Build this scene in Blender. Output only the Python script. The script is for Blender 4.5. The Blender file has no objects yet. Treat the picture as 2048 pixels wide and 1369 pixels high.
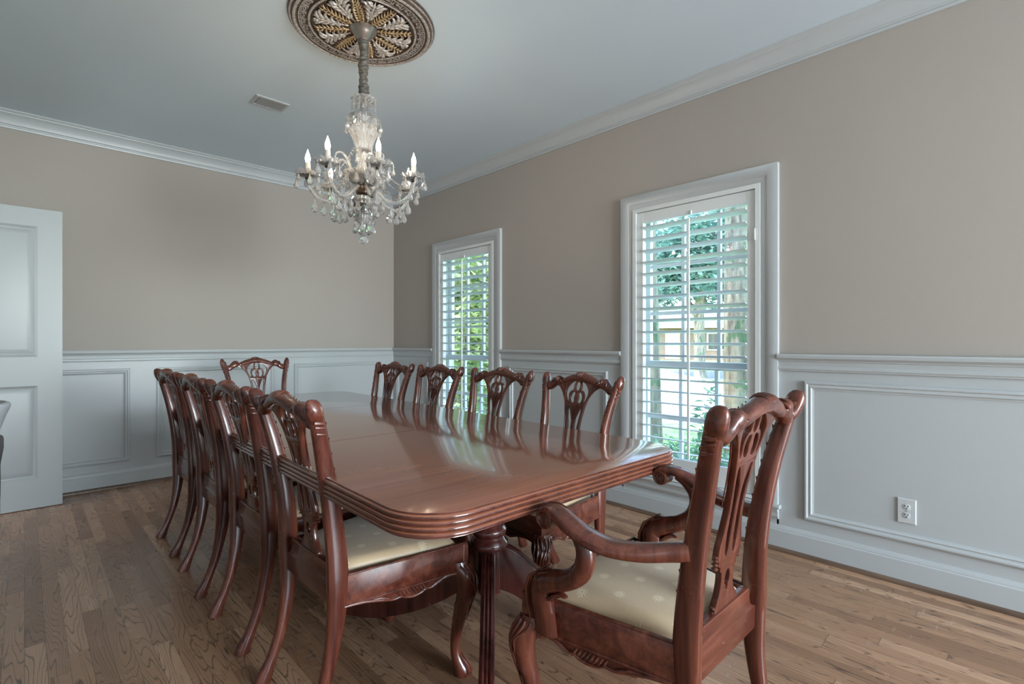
import bpy, bmesh, math, random
from mathutils import Vector, Matrix
from math import sin, cos, pi, sqrt, atan2, radians, floor

C = bpy.context.scene.collection
SC = bpy.context.scene

# ------------------------------------------------------------------ camera, world, sun, fill lights, exposure
cam_d = bpy.data.cameras.new('camera')
cam = bpy.data.objects.new('camera', cam_d)
C.objects.link(cam)
cam.location = (0, 0, 1.133)
YAW = 0.7672
cam.rotation_euler = (pi / 2 - 0.0005, 0, -YAW)
cam_d.sensor_width = 36
cam_d.lens = 1011.85 / 2048 * 36
cam_d.clip_start = 0.02
SC.camera = cam

world = bpy.data.worlds.new('world')
SC.world = world
world.use_nodes = True
wt = world.node_tree
sky = wt.nodes.new('ShaderNodeTexSky')
sky.sky_type = 'NISHITA'
sky.sun_disc = False
sky.sun_elevation = radians(48)
sky.sun_rotation = radians(-50)
wt.links.new(sky.outputs[0], wt.nodes['Background'].inputs[0])
wt.nodes['Background'].inputs[1].default_value = 2.2


def add_sun():
    d = bpy.data.lights.new('sun', 'SUN')
    o = bpy.data.objects.new('sun', d)
    C.objects.link(o)
    d.energy = 4.6
    d.angle = 0.01
    d.color = (1, .95, .86)
    v = Vector((.62, -.42, -.72))
    o.rotation_euler = v.to_track_quat('-Z', 'Y').to_euler()


def add_area(name, loc, direction, sx, sy, power, color):
    d = bpy.data.lights.new(name, 'AREA')
    o = bpy.data.objects.new(name, d)
    C.objects.link(o)
    d.shape = 'RECTANGLE'
    d.size, d.size_y = sx, sy
    d.energy = power
    d.color = color
    o.location = loc
    o.rotation_euler = Vector(direction).to_track_quat('-Z', 'Z').to_euler()
    return o


add_sun()
# fill light added behind the photographer, outside an opening made for it
add_area('back_fill_light', (1.6, -4.95, 1.35), (0, 1, 0.16), 2.5, 2.3, 600, (.88, .955, 1))
# fill light added in the unseen hall to even out the window wall
add_area('hall_fill_light', (-1.9, 4.25, 1.45), (1, 0, 0), 1.2, 2.2, 38, (.93, .97, 1))
# sky portals in the two windows of the window wall
for py_ in (1.48, 3.71):
    p_ = add_area('window_portal', (3.2, py_, 1.15), (-1, 0, 0), .85, 1.7, 1, (1, 1, 1))
    p_.data.cycles.is_portal = True

SC.view_settings.view_transform = 'Standard'
SC.view_settings.look = 'None'
SC.view_settings.gamma = 1
SC.view_settings.use_curve_mapping = False
SC.view_settings.exposure = 0.0
SC.cycles.max_bounces = 10
SC.cycles.transmission_bounces = 8
SC.cycles.diffuse_bounces = 5
SC.cycles.glossy_bounces = 5
SC.cycles.transparent_max_bounces = 16
SC.cycles.caustics_reflective = False
SC.cycles.caustics_refractive = False
SC.cycles.sample_clamp_indirect = 6
SC.cycles.use_denoising = True

# ------------------------------------------------------------------ materials
MATS = {}


def new_mat(name, color=(.5, .5, .5), rough=.5, metal=0.0, coat=0.0, trans=0.0, ior=1.5, spec=.5):
    m = bpy.data.materials.new(name)
    m.use_nodes = True
    b = m.node_tree.nodes['Principled BSDF']
    b.inputs['Base Color'].default_value = (*color, 1)
    b.inputs['Roughness'].default_value = rough
    b.inputs['Metallic'].default_value = metal
    b.inputs['Coat Weight'].default_value = coat
    b.inputs['Coat Roughness'].default_value = .08
    b.inputs['Transmission Weight'].default_value = trans
    b.inputs['IOR'].default_value = ior
    b.inputs['Specular IOR Level'].default_value = spec
    MATS[name] = m
    return m


class NT:
    def __init__(s, m):
        s.m = m
        s.t = m.node_tree
        s.b = s.t.nodes['Principled BSDF']

    def n(s, typ, **kw):
        nd = s.t.nodes.new(typ)
        for k, v in kw.items():
            setattr(nd, k, v)
        return nd

    def put(s, sock, v):
        if v is None:
            return
        if hasattr(v, 'links') or isinstance(v, bpy.types.NodeSocket):
            s.t.links.new(v, sock)
        else:
            sock.default_value = v

    def math(s, op, a, b=None, c=None, clamp=False):
        nd = s.n('ShaderNodeMath', operation=op)
        nd.use_clamp = clamp
        for i, v in enumerate((a, b, c)):
            s.put(nd.inputs[i], v)
        return nd.outputs[0]

    def obj(s):
        return s.n('ShaderNodeTexCoord').outputs['Object']

    def mapping(s, vec, scale=(1, 1, 1), loc=(0, 0, 0), rot=(0, 0, 0)):
        nd = s.n('ShaderNodeMapping')
        s.put(nd.inputs['Vector'], vec)
        nd.inputs['Scale'].default_value = scale
        nd.inputs['Location'].default_value = loc
        nd.inputs['Rotation'].default_value = rot
        return nd.outputs[0]

    def noise(s, vec, scale=5, detail=4, rough=.5, dist=0):
        nd = s.n('ShaderNodeTexNoise')
        s.put(nd.inputs['Vector'], vec)
        nd.inputs['Scale'].default_value = scale
        nd.inputs['Detail'].default_value = detail
        nd.inputs['Roughness'].default_value = rough
        nd.inputs['Distortion'].default_value = dist
        return nd.outputs['Fac']

    def ramp(s, fac, stops):
        nd = s.n('ShaderNodeValToRGB')
        s.put(nd.inputs[0], fac)
        el = nd.color_ramp.elements
        while len(el) < len(stops):
            el.new(.5)
        for e, (p, c) in zip(el, stops):
            e.position = p
            e.color = (*c, 1) if len(c) == 3 else c
        return nd.outputs[0]

    def mix(s, fac, a, b, mode='MIX'):
        nd = s.n('ShaderNodeMix', data_type='RGBA', blend_type=mode)
        s.put(nd.inputs[0], fac)
        for i, v in ((6, a), (7, b)):
            if isinstance(v, tuple):
                v = (*v, 1) if len(v) == 3 else v
            s.put(nd.inputs[i], v)
        return nd.outputs[2]

    def sep(s, vec):
        nd = s.n('ShaderNodeSeparateXYZ')
        s.put(nd.inputs[0], vec)
        return nd.outputs

    def comb(s, x, y, z):
        nd = s.n('ShaderNodeCombineXYZ')
        for i, v in enumerate((x, y, z)):
            s.put(nd.inputs[i], v)
        return nd.outputs[0]

    def color(s, c):
        s.put(s.b.inputs['Base Color'], c)

    def rough(s, c):
        s.put(s.b.inputs['Roughness'], c)

    def bump(s, h, strength=.2, dist=.01):
        nd = s.n('ShaderNodeBump')
        nd.inputs['Strength'].default_value = strength
        nd.inputs['Distance'].default_value = dist
        s.put(nd.inputs['Height'], h)
        s.t.links.new(nd.outputs[0], s.b.inputs['Normal'])


def mk_paint(name, col, rough, peel=.12, scale=160):
    m = new_mat(name, col, rough)
    t = NT(m)
    v = t.obj()
    t.bump(t.noise(v, scale, 3), peel, .004)
    n = t.noise(v, 1.3, 2)
    t.color(t.mix(n, tuple(c * .96 for c in col), tuple(min(1, c * 1.04) for c in col)))
    return m


mk_paint('wall_paint', (.365, .333, .302), .75)
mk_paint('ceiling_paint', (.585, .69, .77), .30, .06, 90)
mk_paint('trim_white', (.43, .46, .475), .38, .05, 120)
mk_paint('shutter_white', (.66, .70, .71), .35, .02, 120)
new_mat('vent_white', (.42, .45, .47), .5)
new_mat('hall_paint', (.4, .38, .34), .8)


def mk_mahogany(name, axis, dark, mid, light, rough, coat, chips=True, sc=1.0):
    m = new_mat(name, mid, rough, coat=coat)
    t = NT(m)
    v = t.obj()
    s = [26 * sc, 26 * sc, 26 * sc]
    s[axis] = 1.6 * sc
    g = t.noise(t.mapping(v, tuple(s)), 1.0, 6, .62, .6)
    s2 = [90, 90, 90]
    s2[axis] = 5
    g2 = t.noise(t.mapping(v, tuple(s2)), 1.0, 3, .5)
    c = t.ramp(g, [(.28, dark), (.5, mid), (.74, light)])
    c = t.mix(t.math('MULTIPLY', t.math('SUBTRACT', g2, .45, clamp=True), 1.2), c, dark)
    if chips:
        vo = t.n('ShaderNodeTexVoronoi')
        t.put(vo.inputs['Vector'], v)
        vo.inputs['Scale'].default_value = 34
        dn = t.noise(v, 140, 2)
        keep = t.noise(v, 9, 2)
        f = t.math('MULTIPLY', t.math('LESS_THAN', t.math('ADD', vo.outputs['Distance'], t.math('MULTIPLY', dn, .16)), .135),
                   t.math('GREATER_THAN', keep, .615))
        c = t.mix(f, c, (.42, .29, .24))
    t.color(c)
    rn = t.noise(v, 14, 3)
    t.rough(t.math('ADD', t.math('MULTIPLY', rn, .16), rough - .08))
    return m


mk_mahogany('mahogany', 2, (.036, .0085, .006), (.105, .027, .016), (.185, .058, .033), .25, .3)
mk_mahogany('mahogany_lengthwise', 0, (.038, .009, .0065), (.108, .028, .017), (.19, .060, .035), .25, .3)
mk_mahogany('mahogany_pedestal', 2, (.035, .008, .007), (.082, .020, .017), (.13, .037, .028), .24, .4, False)
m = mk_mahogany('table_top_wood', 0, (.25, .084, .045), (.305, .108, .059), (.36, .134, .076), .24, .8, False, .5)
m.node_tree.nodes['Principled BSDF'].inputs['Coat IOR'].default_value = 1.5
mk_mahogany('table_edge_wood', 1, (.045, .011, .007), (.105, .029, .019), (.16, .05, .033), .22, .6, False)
t = NT(m)
# fine hairline scratches on the lacquer
v_ = t.obj()
sc_ = t.noise(t.mapping(v_, (3, 160, 1), rot=(0, 0, .7)), 1, 2)
sc2 = t.noise(t.mapping(v_, (150, 3, 1), rot=(0, 0, .35)), 1, 2)
pat = t.noise(v_, 3, 2)
t.rough(t.math('ADD', .17, t.math('MULTIPLY', t.math('ADD', t.math('GREATER_THAN', sc_, .70), t.math('GREATER_THAN', sc2, .70)), t.math('MULTIPLY', pat, .09))))
new_mat('seam_dark', (.03, .012, .01), .5)

# seat damask with woven flower motifs on a staggered lattice
m = new_mat('seat_damask', (.40, .335, .24), .42)
t = NT(m)
x, y, z = t.sep(t.obj())
DX, DY = .098, .082
row = t.math('FLOOR', t.math('DIVIDE', y, DY))
odd = t.math('MULTIPLY', t.math('FLOORED_MODULO', row, 2), .5)
cx = t.math('SUBTRACT', t.math('FRACT', t.math('ADD', t.math('DIVIDE', x, DX), odd)), .5)
cy = t.math('SUBTRACT', t.math('FRACT', t.math('DIVIDE', y, DY)), .5)
mx, my = t.math('MULTIPLY', cx, DX), t.math('MULTIPLY', cy, DY)
r_ = t.math('SQRT', t.math('ADD', t.math('MULTIPLY', mx, mx), t.math('MULTIPLY', my, my)))
th = t.math('ARCTAN2', my, mx)
pet = t.math('ADD', .0105, t.math('MULTIPLY', t.math('COSINE', t.math('MULTIPLY', th, 10)), .0055))
mask = t.math('MULTIPLY', t.math('LESS_THAN', r_, pet), t.math('GREATER_THAN', r_, .0028))
wv = t.noise(t.mapping(t.obj(), (60, 900, 60)), 1, 2)
base = t.mix(wv, (.49, .36, .225), (.60, .455, .295))
t.color(t.mix(mask, base, (.74, .61, .44)))
t.bump(wv, .15, .001)
m.node_tree.nodes['Principled BSDF'].inputs['Sheen Weight'].default_value = .25

# oak strip floor, strips run along the window wall
m = new_mat('oak_floor', (.2, .15, .11), .34)
t = NT(m)
ov = t.obj()
x, y, z = t.sep(ov)
PW, PL = .0575, .95
col_ = t.math('FLOOR', t.math('DIVIDE', x, PW))
wn = t.n('ShaderNodeTexWhiteNoise', noise_dimensions='1D')
t.put(wn.inputs['W'], col_)
yy = t.math('ADD', y, t.math('MULTIPLY', wn.outputs['Value'], 3.7))
brd = t.math('FLOOR', t.math('DIVIDE', yy, PL))
wn2 = t.n('ShaderNodeTexWhiteNoise', noise_dimensions='2D')
t.put(wn2.inputs['Vector'], t.comb(col_, brd, 0))
rnd = wn2.outputs['Value']
shift = t.math('MULTIPLY', rnd, 37.0)
gv = t.comb(t.math('ADD', x, shift), t.math('ADD', y, t.math('MULTIPLY', shift, 1.7)), 0)
# cathedral grain: contour lines of a stretched noise
hn = t.noise(t.mapping(gv, (10, .85, 1)), 1.0, 2, .4, .25)
rings = t.math('PINGPONG', t.math('MULTIPLY', hn, 25), .5)
ringm = t.math('SUBTRACT', 1.0, t.math('DIVIDE', rings, .13), clamp=True)
ringm = t.math('MULTIPLY', ringm, t.math('ADD', .25, t.noise(t.mapping(gv, (60, 4, 1)), 1, 2)))
pore = t.noise(t.mapping(gv, (300, 3.5, 1)), 1, 3)
blot = t.noise(t.mapping(gv, (9, 1.4, 1)), 1, 3)
c = t.ramp(rnd, [(0, (.26, .138, .078)), (.3, (.36, .20, .115)), (.7, (.44, .255, .152)), (1, (.58, .36, .225))])
c = t.mix(t.math('MULTIPLY', blot, .5), c, (.28, .155, .09))
c = t.mix(t.math('MULTIPLY', ringm, 1.15), c, (.085, .05, .033))
c = t.mix(t.math('MULTIPLY', t.math('SUBTRACT', pore, .52, clamp=True), 1.3), c, (.10, .066, .046))
gapx = t.math('LESS_THAN', t.math('FRACT', t.math('DIVIDE', x, PW)), .026)
gapy = t.math('LESS_THAN', t.math('FRACT', t.math('DIVIDE', yy, PL)), .0022)
gap = t.math('MAXIMUM', gapx, gapy)
c = t.mix(t.math('MULTIPLY', gap, .7), c, (.03, .02, .015))
# pale scuffs where chair feet are dragged
scf = t.math('MULTIPLY', t.math('GREATER_THAN', t.noise(t.mapping(ov, (7, 46, 1), rot=(0, 0, .25)), 1, 5, .7), .63),
             t.math('GREATER_THAN', t.noise(ov, 1.9, 2), .53))
c = t.mix(t.math('MULTIPLY', scf, .5), c, (.42, .33, .27))
t.color(c)
t.rough(t.math('ADD', .17, t.math('MULTIPLY', t.noise(ov, 5, 4), .22)))
t.b.inputs['Specular IOR Level'].default_value = .4
t.bump(t.math('SUBTRACT', t.math('MULTIPLY', pore, .3), gap), .12, .002)

m = new_mat('shoe_molding_oak', (.16, .1, .065), .4)
t = NT(m)
t.color(t.ramp(t.noise(t.mapping(t.obj(), (60, 3, 60)), 1, 4), [(.3, (.075, .045, .03)), (.7, (.17, .11, .075))]))

m = new_mat('crystal', (1, .99, .98), 0.0, trans=.82, ior=1.55)
m = new_mat('crystal_arm', (1, .99, .97), .02, trans=.82, ior=1.5, coat=.4)
new_mat('chrome_rod', (.62, .60, .58), .25, .9)
m = new_mat('bulb_glow', (1, .85, .65), .3)
b = m.node_tree.nodes['Principled BSDF']
b.inputs['Emission Color'].default_value = (1, .82, .60, 1)
b.inputs['Emission Strength'].default_value = 190
new_mat('candle_sleeve', (.55, .51, .47), .45)
new_mat('aged_bronze', (.10, .065, .045), .4, .6)
new_mat('pewter', (.36, .325, .295), .3, .85)
m = new_mat('cord_fabric', (.17, .15, .125), .55)
t = NT(m)
wv = t.noise(t.mapping(t.obj(), (40, 40, 90)), 1, 4)
t.color(t.ramp(wv, [(.3, (.045, .038, .030)), (.7, (.15, .135, .115))]))
t.bump(wv, .6, .004)
m.node_tree.nodes['Principled BSDF'].inputs['Sheen Weight'].default_value = .1


def mk_gilt(name, a, bcol, metal):
    m = new_mat(name, a, .38, metal)
    t = NT(m)
    n = t.noise(t.obj(), 90, 3)
    t.color(t.ramp(n, [(.35, bcol), (.6, a)]))


mk_gilt('medallion_gold', (.60, .47, .30), (.32, .20, .095), .4)
mk_gilt('medallion_silver', (.66, .63, .61), (.36, .31, .28), .4)
mk_gilt('medallion_ground', (.125, .082, .062), (.05, .032, .025), .2)
mk_gilt('medallion_rim', (.60, .56, .53), (.32, .27, .24), .4)
new_mat('brass', (.50, .36, .20), .32, .85)
new_mat('rubber_black', (.012, .012, .013), .5)
new_mat('black_lacquer', (.006, .005, .005), .38)
mk_paint('trim_white_shaded', (.335, .365, .375), .38, .05, 120)  # trim paint darkened: the door's dimmer light is put into the colour
mk_paint('stoneware_grey', (.32, .34, .355), .5, .3, 60)
new_mat('outlet_white', (.50, .53, .55), .35)
new_mat('slot_dark', (.01, .01, .012), .6)
new_mat('steel', (.6, .6, .6), .3, .9)

# glass panes: clear, thin
m = bpy.data.materials.new('window_glass')
m.use_nodes = True
nt = m.node_tree
nt.nodes.clear()
out = nt.nodes.new('ShaderNodeOutputMaterial')
mixs = nt.nodes.new('ShaderNodeMixShader')
tr = nt.nodes.new('ShaderNodeBsdfTransparent')
tr.inputs[0].default_value = (.95, .985, .98, 1)
gl = nt.nodes.new('ShaderNodeBsdfGlossy')
gl.inputs['Roughness'].default_value = .01
mixs.inputs[0].default_value = .05
nt.links.new(tr.outputs[0], mixs.inputs[1])
nt.links.new(gl.outputs[0], mixs.inputs[2])
nt.links.new(mixs.outputs[0], out.inputs[0])
MATS['window_glass'] = m


def mk_leaf(name, a, b2, c3):
    m = new_mat(name, a, .45)
    t = NT(m)
    n = t.noise(t.obj(), 3.2, 3)
    oi = t.n('ShaderNodeNewGeometry').outputs['Random Per Island']
    t.color(t.ramp(t.math('ADD', t.math('MULTIPLY', n, .5), t.math('MULTIPLY', oi, .5)), [(.25, a), (.5, b2), (.78, c3)]))
    t.b.inputs['Subsurface Weight'].default_value = 0
    # leaves let some light through
    tl = t.n('ShaderNodeBsdfTranslucent')
    tl.inputs[0].default_value = (*b2, 1)
    ms = t.n('ShaderNodeMixShader')
    ms.inputs[0].default_value = .35
    o = [n_ for n_ in t.t.nodes if n_.type == 'OUTPUT_MATERIAL'][0]
    t.t.links.new(t.b.outputs[0], ms.inputs[1])
    t.t.links.new(tl.outputs[0], ms.inputs[2])
    t.t.links.new(ms.outputs[0], o.inputs[0])


mk_leaf('leaf_hedge', (.09, .20, .11), (.22, .40, .23), (.52, .68, .48))
mk_leaf('leaf_yellow_green', (.16, .27, .10), (.42, .52, .24), (.80, .82, .52))
mk_leaf('leaf_oak', (.05, .13, .11), (.12, .25, .21), (.34, .48, .42))
m = new_mat('lawn_grass', (.2, .4, .1), .9)
t = NT(m)
t.color(t.ramp(t.noise(t.obj(), 6, 6), [(.3, (.14, .34, .07)), (.7, (.32, .55, .15))]))
m = new_mat('bed_soil', (.06, .05, .04), .95)
m = new_mat('concrete', (.62, .60, .58), .8)
t = NT(m)
t.color(t.ramp(t.noise(t.obj(), 3, 5), [(.3, (.46, .45, .44)), (.7, (.55, .54, .52))]))
new_mat('asphalt', (.20, .20, .21), .9)
m = new_mat('bark', (.2, .16, .12), .9)
t = NT(m)
bn = t.noise(t.mapping(t.obj(), (16, 16, 3)), 1, 5, .65)
mo = t.noise(t.obj(), 2.4, 3)
t.color(t.mix(t.math('GREATER_THAN', mo, .58), t.ramp(bn, [(.35, (.10, .085, .065)), (.65, (.34, .29, .22))]),
              t.ramp(bn, [(.35, (.05, .08, .045)), (.65, (.15, .22, .11))])))
t.bump(bn, .8, .04)
m = new_mat('brick', (.35, .2, .14), .85)
t = NT(m)
bt = t.n('ShaderNodeTexBrick')
xx, yy_, zz = t.sep(t.obj())
t.put(bt.inputs['Vector'], t.comb(xx, zz, 0))
bt.inputs['Color1'].default_value = (.24, .125, .08, 1)
bt.inputs['Color2'].default_value = (.17, .09, .06, 1)
bt.inputs['Mortar'].default_value = (.3, .26, .23, 1)
bt.inputs['Scale'].default_value = 4
t.color(bt.outputs[0])
new_mat('roof_shingle', (.16, .14, .13), .9)
new_mat('house_trim', (.62, .62, .6), .6)
new_mat('house_glass', (.03, .04, .05), .1)


# ------------------------------------------------------------------ geometry helpers
def link(name, me, mat, parent=None, loc=None):
    o = bpy.data.objects.new(name, me)
    if mat:
        me.materials.append(MATS[mat])
    C.objects.link(o)
    if parent:
        o.parent = parent
    if loc:
        o.location = loc
    return o


def finish(me, angle=38):
    for p in me.polygons:
        p.use_smooth = True
    me.set_sharp_from_angle(angle=radians(angle))


def catmull(pts, n=8, closed=False):
    P = [Vector(p) for p in pts]
    out = []
    N = len(P)
    rng = range(N if closed else N - 1)
    for i in rng:
        if closed:
            a, b, c, d = P[i - 1], P[i], P[(i + 1) % N], P[(i + 2) % N]
        else:
            a, b, c, d = P[max(i - 1, 0)], P[i], P[i + 1], P[min(i + 2, N - 1)]
        for k in range(n):
            u = k / n
            out.append(.5 * ((2 * b) + (c - a) * u + (2 * a - 5 * b + 4 * c - d) * u * u + (3 * b - a - 3 * c + d) * u ** 3))
    if not closed:
        out.append(P[-1].copy())
    return out


def interp(tab, x):
    """smooth interpolation in a table of (x, value)"""
    if x <= tab[0][0]:
        return tab[0][1]
    if x >= tab[-1][0]:
        return tab[-1][1]
    for i in range(len(tab) - 1):
        if tab[i][0] <= x <= tab[i + 1][0]:
            x0, y0 = tab[i]
            x1, y1 = tab[i + 1]
            h = x1 - x0
            m0 = (y1 - tab[i - 1][1]) / (x1 - tab[i - 1][0]) if i > 0 else (y1 - y0) / h
            m1 = (tab[i + 2][1] - y0) / (tab[i + 2][0] - x0) if i + 2 < len(tab) else (y1 - y0) / h
            u = (x - x0) / h
            return (2 * u ** 3 - 3 * u * u + 1) * y0 + (u ** 3 - 2 * u * u + u) * h * m0 + (-2 * u ** 3 + 3 * u * u) * y1 + (u ** 3 - u * u) * h * m1


class MB:
    def __init__(s):
        s.v = []
        s.f = []

    def add(s, verts, faces):
        k = len(s.v)
        s.v += [Vector(v) for v in verts]
        s.f += [tuple(i + k for i in f) for f in faces]
        return s

    def box(s, x0, x1, y0, y1, z0, z1, M=None):
        vs = [Vector((x, y, z)) for z in (z0, z1) for y in (y0, y1) for x in (x0, x1)]
        if M:
            vs = [M @ v for v in vs]
        return s.add(vs, [(0, 2, 3, 1), (4, 5, 7, 6), (0, 1, 5, 4), (2, 6, 7, 3), (0, 4, 6, 2), (1, 3, 7, 5)])

    def rings(s, rings, caps=True, closed=False):
        n = len(rings[0])
        vs = [p for r in rings for p in r]
        fs = []
        R = len(rings)
        for i in range(R if closed else R - 1):
            a, b = i * n, ((i + 1) % R) * n
            for j in range(n):
                k = (j + 1) % n
                fs.append((a + j, a + k, b + k, b + j))
        if caps and not closed:
            fs.append(tuple(range(n - 1, -1, -1)))
            fs.append(tuple((R - 1) * n + j for j in range(n)))
        return s.add(vs, fs)

    def sweep(s, path, size, up=(0, 0, 1), n=12, ex=2.0, caps=True, closed=False):
        """path points; size: one (w, d) or list; w across, d along 'up' side"""
        P = [Vector(p) for p in path]
        N = len(P)
        if isinstance(size, (int, float)):
            size = (size, size)
        sizes = size if isinstance(size, list) else [size] * N
        up = Vector(up)
        rr = []
        prev = None
        for i in range(N):
            if closed:
                t = P[(i + 1) % N] - P[i - 1]
            else:
                t = P[min(i + 1, N - 1)] - P[max(i - 1, 0)]
            t.normalize()
            sd = up.cross(t)
            if sd.length < .05:
                sd = prev if prev is not None else t.orthogonal()
            sd = sd.normalized()
            if prev is not None and sd.dot(prev) < 0 and not closed:
                sd = -sd
            prev = sd
            nv = t.cross(sd).normalized()
            w, d = sizes[i] if isinstance(sizes[i], tuple) else (sizes[i], sizes[i])
            ring = []
            for k in range(n):
                a = 2 * pi * (k + .5) / n
                ca, sa = cos(a), sin(a)
                px = abs(ca) ** (2 / ex) * (1 if ca >= 0 else -1) * w
                py = abs(sa) ** (2 / ex) * (1 if sa >= 0 else -1) * d
                ring.append(P[i] + sd * px + nv * py)
            rr.append(ring)
        return s.rings(rr, caps, closed)

    def lathe(s, prof, n=24, c=(0, 0, 0), M=None, a0=0.0, caps=True):
        c = Vector(c)
        rr = []
        for r, z in prof:
            ring = []
            for k in range(n):
                a = 2 * pi * k / n + a0
                v = Vector((r * cos(a), r * sin(a), z))
                if M:
                    v = M @ v
                ring.append(v + c)
            rr.append(ring)
        return s.rings(rr, caps)

    def ball(s, c, r, n=8, m=5, sc=(1, 1, 1)):
        prof = []
        for i in range(m + 1):
            a = pi * i / m
            prof.append((max(sin(a) * r, r * .02), -cos(a) * r))
        c = Vector(c)
        rr = [[Vector((p[0] * cos(2 * pi * k / n) * sc[0], p[0] * sin(2 * pi * k / n) * sc[1], p[1] * sc[2])) + c for k in range(n)] for p in prof]
        return s.rings(rr)

    def octa(s, c, r, h=None):
        h = h or r
        x, y, z = c
        return s.add([(x + r, y, z), (x, y + r, z), (x - r, y, z), (x, y - r, z), (x, y, z + h), (x, y, z - h)],
                     [(0, 1, 4), (1, 2, 4), (2, 3, 4), (3, 0, 4), (1, 0, 5), (2, 1, 5), (3, 2, 5), (0, 3, 5)])

    def prism(s, poly, fn0, fn1):
        """polygon extruded between two mappings of its (a, b) points (convex or ngon-safe outlines)"""
        n = len(poly)
        vs = [fn0(*p) for p in poly] + [fn1(*p) for p in poly]
        fs = [tuple(range(n - 1, -1, -1)), tuple(range(n, 2 * n))] + [(i, (i + 1) % n, n + (i + 1) % n, n + i) for i in range(n)]
        return s.add(vs, fs)

    def build(s, name, mat, parent=None, angle=38, loc=None, smooth=True):
        me = bpy.data.meshes.new(name)
        me.from_pydata([tuple(v) for v in s.v], [], s.f)
        bm = bmesh.new()
        bm.from_mesh(me)
        bmesh.ops.recalc_face_normals(bm, faces=bm.faces)
        bm.to_mesh(me)
        bm.free()
        if smooth:
            finish(me, angle)
        return link(name, me, mat, parent, loc)


def cut_mesh(loops, half, bevel, cuts=(), mapfn=None, res=2):
    """2D outline with holes -> solid slab with rounded edges (u, v, depth), sliced at v = cuts, then bent by mapfn"""
    cu = bpy.data.curves.new('outline', 'CURVE')
    cu.dimensions = '2D'
    cu.fill_mode = 'BOTH'
    cu.extrude = max(half - bevel, .0005)
    cu.bevel_depth = bevel
    cu.bevel_resolution = res
    cu.offset = -bevel
    for L in loops:
        sp = cu.splines.new('POLY')
        sp.points.add(len(L) - 1)
        for p, q in zip(sp.points, L):
            p.co = (q[0], q[1], 0, 1)
        sp.use_cyclic_u = True
    ob = bpy.data.objects.new('outline', cu)
    C.objects.link(ob)
    dg = bpy.context.evaluated_depsgraph_get()
    me = bpy.data.meshes.new_from_object(ob.evaluated_get(dg))
    bpy.data.objects.remove(ob)
    bpy.data.curves.remove(cu)
    bm = bmesh.new()
    bm.from_mesh(me)
    bpy.data.meshes.remove(me)
    bmesh.ops.remove_doubles(bm, verts=bm.verts, dist=1e-6)
    for z in cuts:
        bmesh.ops.bisect_plane(bm, geom=bm.verts[:] + bm.edges[:] + bm.faces[:], plane_co=(0, z, 0), plane_no=(0, 1, 0))
    if mapfn:
        for v in bm.verts:
            v.co = mapfn(v.co.x, v.co.y, v.co.z)
    return bm


def bm_build(bm, name, mat, parent=None, angle=38, extra=None):
    me = bpy.data.meshes.new(name)
    bmesh.ops.recalc_face_normals(bm, faces=bm.faces)
    bm.to_mesh(me)
    bm.free()
    if extra:
        vs = [tuple(v.co) for v in me.vertices]
        fs = [tuple(p.vertices) for p in me.polygons]
        k = len(vs)
        vs += [tuple(v) for v in extra.v]
        fs += [tuple(i + k for i in f) for f in extra.f]
        me2 = bpy.data.meshes.new(name)
        me2.from_pydata(vs, [], fs)
        b2 = bmesh.new()
        b2.from_mesh(me2)
        bmesh.ops.recalc_face_normals(b2, faces=b2.faces)
        b2.to_mesh(me2)
        b2.free()
        bpy.data.meshes.remove(me)
        me = me2
    finish(me, angle)
    return link(name, me, mat, parent)


def tag(o, label, cat, group=None):
    o['label'] = label
    o['category'] = cat
    if group:
        o['group'] = group
    return o


def thing(name, label, cat, loc=(0, 0, 0), rz=0, group=None):
    o = bpy.data.objects.new(name, None)
    C.objects.link(o)
    o.empty_display_size = .1
    o.location = loc
    o.rotation_euler = (0, 0, rz)
    return tag(o, label, cat, group)


def struct(o, label=None):
    o['kind'] = 'structure'
    if label:
        o['label'] = label
    return o


def dup(root, loc, rz, label, group=None):
    r = root.copy()
    C.objects.link(r)
    r.location = loc
    r.rotation_euler = (0, 0, rz)
    r['label'] = label
    if group:
        r['group'] = group
    for ch in list(root.children):
        c = ch.copy()
        C.objects.link(c)
        c.parent = r
        for g in list(ch.children):
            d = g.copy()
            C.objects.link(d)
            d.parent = c
    return r


# ------------------------------------------------------------------ the room
XL, XR, YF, YB, HC = -.60, 2.973, 4.987, -4.6, 2.74
WT = .17                     # window wall thickness
WIN = {'1': (3.30, 4.12), '2': (1.07, 1.89)}     # clear openings in the window wall (y range)
WZ = (.25, 2.02)

o = MB().box(XL - 1.4, XR + .0, YB, YF, -.12, 0).build('floor', 'oak_floor', smooth=False)
struct(o)
o = MB().box(XL - 1.4, XR + WT, YB - .2, YF + .15, HC, HC + .2).build('ceiling', 'ceiling_paint', smooth=False)
struct(o)
o = MB().box(XL - .14, XR + WT, YF, YF + .15, -.12, HC).build('wall_far', 'wall_paint', smooth=False)
struct(o)
mb = MB()
y0 = YB - .2
for a, b_ in (WIN['2'], WIN['1']):
    mb.box(XR, XR + WT, y0, a, -.3, HC)
    mb.box(XR, XR + WT, a, b_, -.3, WZ[0])
    mb.box(XR, XR + WT, a, b_, WZ[1], HC)
    y0 = b_
mb.box(XR, XR + WT, y0, YF, -.3, HC)
struct(mb.build('wall_right', 'wall_paint', smooth=False))
mb = MB()
mb.box(XL - .14, XL, YB, 3.93, 0, HC)
mb.box(XL - .14, XL, 4.71, YF, 0, HC)
mb.box(XL - .14, XL, 3.93, 4.71, 2.06, HC)
struct(mb.build('wall_left', 'wall_paint', smooth=False))
mb = MB()
mb.box(XL - 1.5, XL - 1.4, YB, YF, 0, HC)
mb.box(XL - 1.4, XL - .14, YB, YB + .1, 0, HC)
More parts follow.
